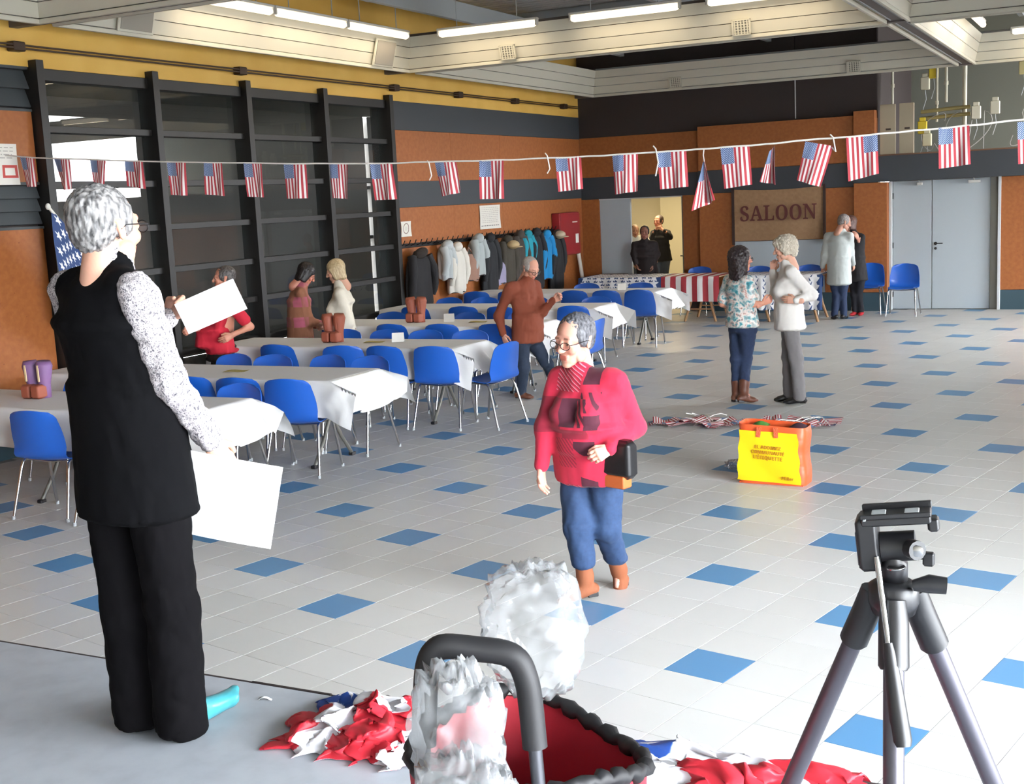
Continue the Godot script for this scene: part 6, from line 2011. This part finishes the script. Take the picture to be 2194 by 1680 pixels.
	person({at = Vector3(-3.894, 0.000, -20.096), yaw = 215, hyaw = 235, hip = Vector3(-0.011, 0.656, 0.002), chest = Vector3(-0.044, 1.248, 0.009), neck = Vector3(-0.072, 1.337, 0.014), head = Vector3(-0.120, 1.457, 0.023),
		R = [Vector3(-0.183, 1.248, -0.089), Vector3(-0.100, 0.971, -0.083), Vector3(-0.179, 0.869, 0.035), Vector3(-0.240, 0.860, 0.097), Vector3(0.819, -0.000, 0.574), 0.50],
		L = [Vector3(0.095, 1.248, 0.106), Vector3(0.049, 1.049, 0.042), Vector3(0.035, 1.224, 0.156), Vector3(0.002, 1.314, 0.203), Vector3(-0.819, 0.000, -0.574), 0.50],
		RL = [Vector3(-0.077, 0.596, -0.044), Vector3(-0.055, 0.330, 0.011), Vector3(-0.042, 0.085, 0.008), Vector3(-0.097, 0.016, 0.100)],
		LL = [Vector3(0.054, 0.596, 0.048), Vector3(0.015, 0.328, -0.003), Vector3(0.053, 0.085, 0.010), Vector3(0.047, 0.016, 0.093)],
		pitch = -5.0, torso = [[0.17, 0.12], [0.16, 0.13], [0.175, 0.14]], hem = 0.08, arm = 0.05, sleeve = 0.4, cell = 0.018,
		label = "person in a black T-shirt and red shoes half hidden behind the pale shirt", skin = "c08a76", top = cloth_mat("black_tee", "1d1b1e"), top_name = "shirt", bottom = cloth_mat("dark_navy", "15161f"), shoes = mats.red_canvas, hair = "bob", hair_col = "4a302a", hair_col2 = "5b3d33"})
	person({at = Vector3(-7.599, 0.000, -20.500), yaw = 170, hyaw = 165, hip = Vector3(0.006, 0.814, -0.002), chest = Vector3(-0.021, 1.205, 0.008), neck = Vector3(-0.018, 1.286, 0.007), head = Vector3(-0.015, 1.407, 0.006),
		R = [Vector3(-0.198, 1.205, 0.039), Vector3(-0.183, 1.045, 0.121), Vector3(-0.133, 0.877, 0.177), Vector3(-0.098, 0.796, 0.185), Vector3(0.985, -0.000, -0.174), 0.50],
		L = [Vector3(0.157, 1.205, -0.024), Vector3(0.196, 1.028, -0.019), Vector3(0.155, 0.848, 0.071), Vector3(0.144, 0.769, 0.096), Vector3(-0.985, 0.000, 0.174), 0.50],
		RL = [Vector3(-0.078, 0.754, 0.012), Vector3(-0.080, 0.388, 0.083), Vector3(-0.109, 0.085, 0.040), Vector3(-0.114, 0.016, 0.170)],
		LL = [Vector3(0.090, 0.754, -0.017), Vector3(0.072, 0.382, 0.027), Vector3(0.059, 0.085, -0.022), Vector3(0.129, 0.016, 0.080)],
		torso = [[0.185, 0.13], [0.19, 0.15], [0.2, 0.16]], hem = 0.12, belly = 0.04, arm = 0.06, cell = 0.018,
		label = "person in dark clothes standing in the kitchen doorway behind the flag table", skin = "8d5f4f", top = cloth_mat("dark_plum", "1f1719"), bottom = cloth_mat("dark_trousers", "1b1716"), shoes = mats.black_leather, hair = "short", hair_col = "191416", hair_col2 = "2a2325"})
	person({at = Vector3(-8.066, 0.000, -22.600), yaw = 190, hyaw = 195, hip = Vector3(0.022, 0.889, -0.008), chest = Vector3(-0.008, 1.326, 0.003), neck = Vector3(-0.014, 1.406, 0.005), head = Vector3(-0.036, 1.540, 0.013),
		R = [Vector3(-0.176, 1.326, -0.027), Vector3(-0.136, 1.222, 0.155), Vector3(-0.030, 1.389, 0.223), Vector3(0.028, 1.449, 0.224), Vector3(0.985, -0.000, 0.174), 0.50],
		L = [Vector3(0.159, 1.326, 0.032), Vector3(0.198, 1.242, 0.036), Vector3(0.125, 1.374, 0.189), Vector3(0.059, 1.431, 0.234), Vector3(-0.985, 0.000, -0.174), 0.50],
		RL = [Vector3(-0.057, 0.829, -0.022), Vector3(-0.055, 0.517, 0.020), Vector3(-0.065, 0.158, 0.023), Vector3(-0.066, 0.016, 0.130)],
		LL = [Vector3(0.101, 0.829, 0.006), Vector3(0.062, 0.512, -0.022), Vector3(0.070, 0.153, -0.025), Vector3(0.118, 0.016, 0.064)],
		torso = [[0.17, 0.12], [0.16, 0.12], [0.18, 0.14]], hem = 0.08, arm = 0.054, cell = 0.018,
		label = "woman in a black top clasping her hands in the lit kitchen", skin = "d69b82", top = cloth_mat("black_top", "1a181a"), bottom = cloth_mat("blue_grey_trousers", "4a5260"), shoes = mats.black_leather, hair = "short", hair_col = "2a1d18", hair_col2 = "3a2820"})
	person({at = Vector3(-8.314, 0.000, -21.900), yaw = 150, hyaw = 150, hip = Vector3(0.083, 0.830, -0.032), chest = Vector3(0.030, 1.233, -0.011), neck = Vector3(-0.000, 1.304, 0.000), head = Vector3(-0.014, 1.392, 0.005),
		R = [Vector3(-0.117, 1.233, 0.074), Vector3(-0.077, 0.965, -0.024), Vector3(-0.030, 0.787, 0.065), Vector3(0.018, 0.719, 0.100), Vector3(0.866, -0.000, -0.500), 0.50],
		L = [Vector3(0.177, 1.233, -0.096), Vector3(0.288, 1.044, -0.024), Vector3(0.397, 0.899, 0.063), Vector3(0.445, 0.832, 0.099), Vector3(-0.866, 0.000, 0.500), 0.50],
		RL = [Vector3(0.014, 0.770, 0.008), Vector3(0.005, 0.396, -0.002), Vector3(-0.005, 0.085, 0.002), Vector3(0.013, 0.016, 0.102)],
		LL = [Vector3(0.153, 0.770, -0.072), Vector3(0.136, 0.390, -0.052), Vector3(0.142, 0.085, -0.054), Vector3(0.225, 0.016, 0.022)],
		torso = [[0.175, 0.12], [0.165, 0.12], [0.18, 0.14]], hem = 0.1, arm = 0.056, cell = 0.02,
		label = "person in a white jacket partly hidden behind the doorway figure", skin = "c08a6a", top = cloth_mat("white_jacket", "dedbd0"), bottom = cloth_mat("blue_grey_trousers", "4a5260"), shoes = mats.black_leather, hair = "short", hair_col = "7a5a3a", hair_col2 = "8a6a46"})

func people_cloths() -> void:
	# blouse: grey, black and white brush marks
	var m := tri_mat("blouse", noise_tex(0.045, [[0.0, h("2c2a33")], [0.34, h("4a4750")], [0.42, h("c9c3c4")], [0.55, h("e9e5e6")], [0.63, h("9c8f93")], [0.7, h("3a3740")], [0.78, h("d8d2d2")], [1.0, h("b9a9a4")]], 51, 512, 3), 4.2, 0.75, Color.WHITE, false)
	m.uv1_scale = Vector3(4.6, 3.2, 4.6)
	var teal := mat("teal_leather", h("3d8f98"), 0.3)
	teal.clearcoat_enabled = true; teal.clearcoat = 0.4; teal.clearcoat_roughness = 0.2
	var dn := noise_tex(0.05, [[0.0, h("d8d8d8")], [1.0, h("ffffff")]], 61, 256, 4)
	tri_mat("denim", dn, 3.0, 0.85, h("2a4368"), false)
	tri_mat("denim_dark", dn, 3.0, 0.85, h("1f2c40"), false)
	tri_mat("denim_navy", dn, 3.0, 0.85, h("20304f"), false)
	mat("brown_suede", h("8a4f31"), 0.8)
	mat("brown_leather", h("5e3524"), 0.5)
	mat("black_leather", h("151416"), 0.4)
	mat("red_canvas", h("b3202a"), 0.7)
	# red sweater: a knitted-in pattern of dark plum panels and slanting stripes
	var W := 384
	var im := Image.create(W, W, false, Image.FORMAT_RGB8)
	var red := h("c21f3f"); var plum := h("4a1428"); var pale := h("d98a98"); var deep := h("8e1730")
	im.fill(red)
	var P := func(x: float, y: float) -> Color:
		# x right on the picture's left-hand shoulder side, y down from the neck, both 0..1 over the chest
		if x > 0.30 and x < 0.44 and y < 0.27 and y > 0.02 + (0.44 - x) * 0.3: return plum
		if x >= 0.46 and x < 0.72 and y > 0.10 and y < 0.33:
			var q := fposmod((x * 0.55 + y * 0.83) * 38.0, 1.0)
			return pale if q < 0.25 else (deep if q < 0.6 else red)
		if x > 0.36 and x < 0.60 and y > 0.38 and y < 0.60:
			if x < 0.46 and fposmod((x * 1.2 + y * 0.6) * 14.0, 1.0) < 0.5: return red
			return plum
		if x > 0.28 and x < 0.44 and y > 0.33 and y < 0.48 and fposmod((x * 1.0 + y * 0.7) * 12.0, 1.0) < 0.3: return plum
		if x > 0.26 and x < 0.36 and y > 0.5 and y < 0.62: return plum
		if x > 0.34 and x < 0.58 and y > 0.62 and y < 0.70: return deep
		if x > 0.3 and x < 0.47 and y > 0.72 and y < 0.84 and x * 0.8 + y < 1.15: return plum
		if x >= 0.47 and x < 0.66 and y > 0.70 and y < 0.95:
			var q2 := fposmod((x * 0.7 + y * 0.6) * 40.0, 1.0)
			return deep if q2 < 0.45 else red
		if x >= 0.58 and y > 0.38 and y < 0.66: return deep
		return red
	for y in W:
		for x in W: im.set_pixel(x, y, P.call(x / float(W), y / float(W)))
	var rk := cloth_mat("red_knit_base", "ffffff")
	rk.albedo_texture = ImageTexture.create_from_image(im)
	mats["red_knit"] = rk
	tri_mat("turquoise_print", noise_tex(0.018, [[0.0, h("1f5a63")], [0.3, h("3f93a0")], [0.42, h("d9d6cf")], [0.62, h("e6e2dc")], [0.72, h("c98a7a")], [0.8, h("2d6f7a")], [1.0, h("57a9b3")]], 71, 256, 3), 2.4, 0.8, Color.WHITE, false)
	var ch := Image.create(128, 128, false, Image.FORMAT_RGB8)
	for y in 128:
		for x in 128:
			var a := (x / 32) % 2 == 0; var b := (y / 32) % 2 == 0
			ch.set_pixel(x, y, h("b35a72") if a and b else (h("8a5a42") if a != b else h("99654c")))
	tri_mat("pink_check", ImageTexture.create_from_image(ch), 2.2, 0.85, Color.WHITE, false)


# ================================================================ small things on tables and in hands
func build_small_things() -> void:
	for e in [["white printed sheet held low in the right hand of the woman on the stage", Vector3(-2.41, 1.262, -2.83), 0.33, 0.25, Vector3(0.93, -0.20, -0.31), Vector3(0.17, 0.97, -0.16)],
			["white sheet held up in the left hand of the woman on the stage", Vector3(-2.5, 1.825, -2.95), 0.2, 0.1, Vector3(0.86, 0.35, -0.37), Vector3(-0.3, 0.93, 0.2)]]:
		var x: Vector3 = e[4].normalized(); var y: Vector3 = (e[5] - x * e[5].dot(x)).normalized()
		var g := G.new()
		var w: float = e[2]; var hh: float = e[3]
		g.sheet(8, 6, func(s: float, t: float) -> Vector3: return x * (s - 0.5) * w + y * (0.5 - t) * hh + x.cross(y) * 0.012 * sin(s * PI), 0.0008)
		one("paper_sheet", e[0], "paper", g.mesh(), mats.cloth_white, e[1], 0.0, "papers held on the stage")
	var leather := mat("boot_leather", h("8f4b37"), 0.6); var purple := mat("boot_purple", h("7b5a86"), 0.6); var cream := mat("boot_cream", h("d9c39a"), 0.6)
	for e in [[Vector3(-7.62, 0.746, -6.9), "pair shaped western boot decoration in brown and purple on the nearest table", true], [Vector3(-7.28, 0.746, -10.45), "dark red western boot decoration on the third nearest table", false], [Vector3(-7.4, 0.746, -12.3), "grey brown boot decoration on the fourth nearest table", false]]:
		var b := thing("boot_decoration", e[1], "decoration", e[0], 0.0, "boot decorations")
		for s in [-1, 1]:
			var g := G.new()
			g.lathe([Vector2(0.0, 0.0), Vector2(0.05, 0.0), Vector2(0.047, 0.1), Vector2(0.05, 0.13), Vector2(0.065, 0.25), Vector2(0.05, 0.29), Vector2(0, 0.27)], 14, Transform3D(Basis(Vector3(0, 0, 1), -s * 0.08), Vector3(s * 0.052, 0, 0)))
			part(b, "boot_shaft", g.mesh(), purple if e[2] else leather)
			pbox(b, "boot_foot", Vector3(s * 0.052 - 0.048, 0, 0.0), Vector3(s * 0.052 + 0.048, 0.11, 0.11), leather, 0.02)
			pbox(b, "stitched_strip", Vector3(s * 0.068 - 0.01, 0.13, 0.055), Vector3(s * 0.068 + 0.01, 0.26, 0.066), cream if e[2] else leather, 0.004)
	var kb := thing("paper_carrier", "small brown paper carrier on the fifth nearest table", "bag", Vector3(-6.9, 0.746, -14.25))
	pbox(kb, "bag_body", Vector3(-0.07, 0, -0.04), Vector3(0.07, 0.15, 0.04), mats.light_wood, 0.006)
	for s in [-1, 1]:
		var hg := G.new()
		hg.tube([Vector3(-0.04, 0.15, s * 0.03), Vector3(-0.03, 0.21, s * 0.03), Vector3(0.03, 0.21, s * 0.03), Vector3(0.04, 0.15, s * 0.03)], 0.006, 6)
		part(kb, "handle", hg.mesh(), mats.black_plastic)
	for e in [[Vector3(-6.9, 0.746, -8.4), "olive napkin on the second nearest table"], [Vector3(-6.8, 0.746, -10.45), "olive napkin on the third nearest table"], [Vector3(-6.6, 0.746, -12.3), "olive napkin on the fourth nearest table"]]:
		var g := G.new()
		g.sheet(6, 4, func(s: float, t: float) -> Vector3: return Vector3((s - 0.5) * 0.2, 0.003 + 0.004 * sin(s * 6.0), (t - 0.5) * 0.12), 0.001)
		one("napkin", e[1], "napkin", g.mesh(), mat("napkin_olive", h("a89a58"), 0.8), e[0], 0.3, "napkins on the tables")
	for e in [[Vector3(-6.55, 0.746, -10.5), "white folded card on the third nearest table"], [Vector3(-7.0, 0.746, -12.35), "white folded card on the fourth nearest table"], [Vector3(-6.5, 0.746, -16.5), "white folded card on the farthest white table"]]:
		var g := G.new()
		g.quad(Vector3(-0.06, 0, 0.035), Vector3(0.06, 0, 0.035), Vector3(0.06, 0.09, 0), Vector3(-0.06, 0.09, 0), Vector3.BACK)
		g.quad(Vector3(-0.06, 0, -0.035), Vector3(0.06, 0, -0.035), Vector3(0.06, 0.09, 0), Vector3(-0.06, 0.09, 0), Vector3.FORWARD)
		one("table_card", e[1], "card", g.mesh(), mats.white_plastic, e[0], 0.4, "cards on the tables")
	var hb := thing("shoulder_bag", "black shoulder bag with an orange flap hanging at the red sweater", "bag", Vector3(-2.30, 0.68, -5.72), -0.3)
	pbox(hb, "bag_body", Vector3(-0.1, 0, -0.05), Vector3(0.1, 0.2, 0.05), mats.black_leather, 0.03)
	pbox(hb, "orange_flap", Vector3(-0.07, -0.05, -0.03), Vector3(0.06, 0.02, 0.045), mat("flap_orange", h("c0602c"), 0.6), 0.01)
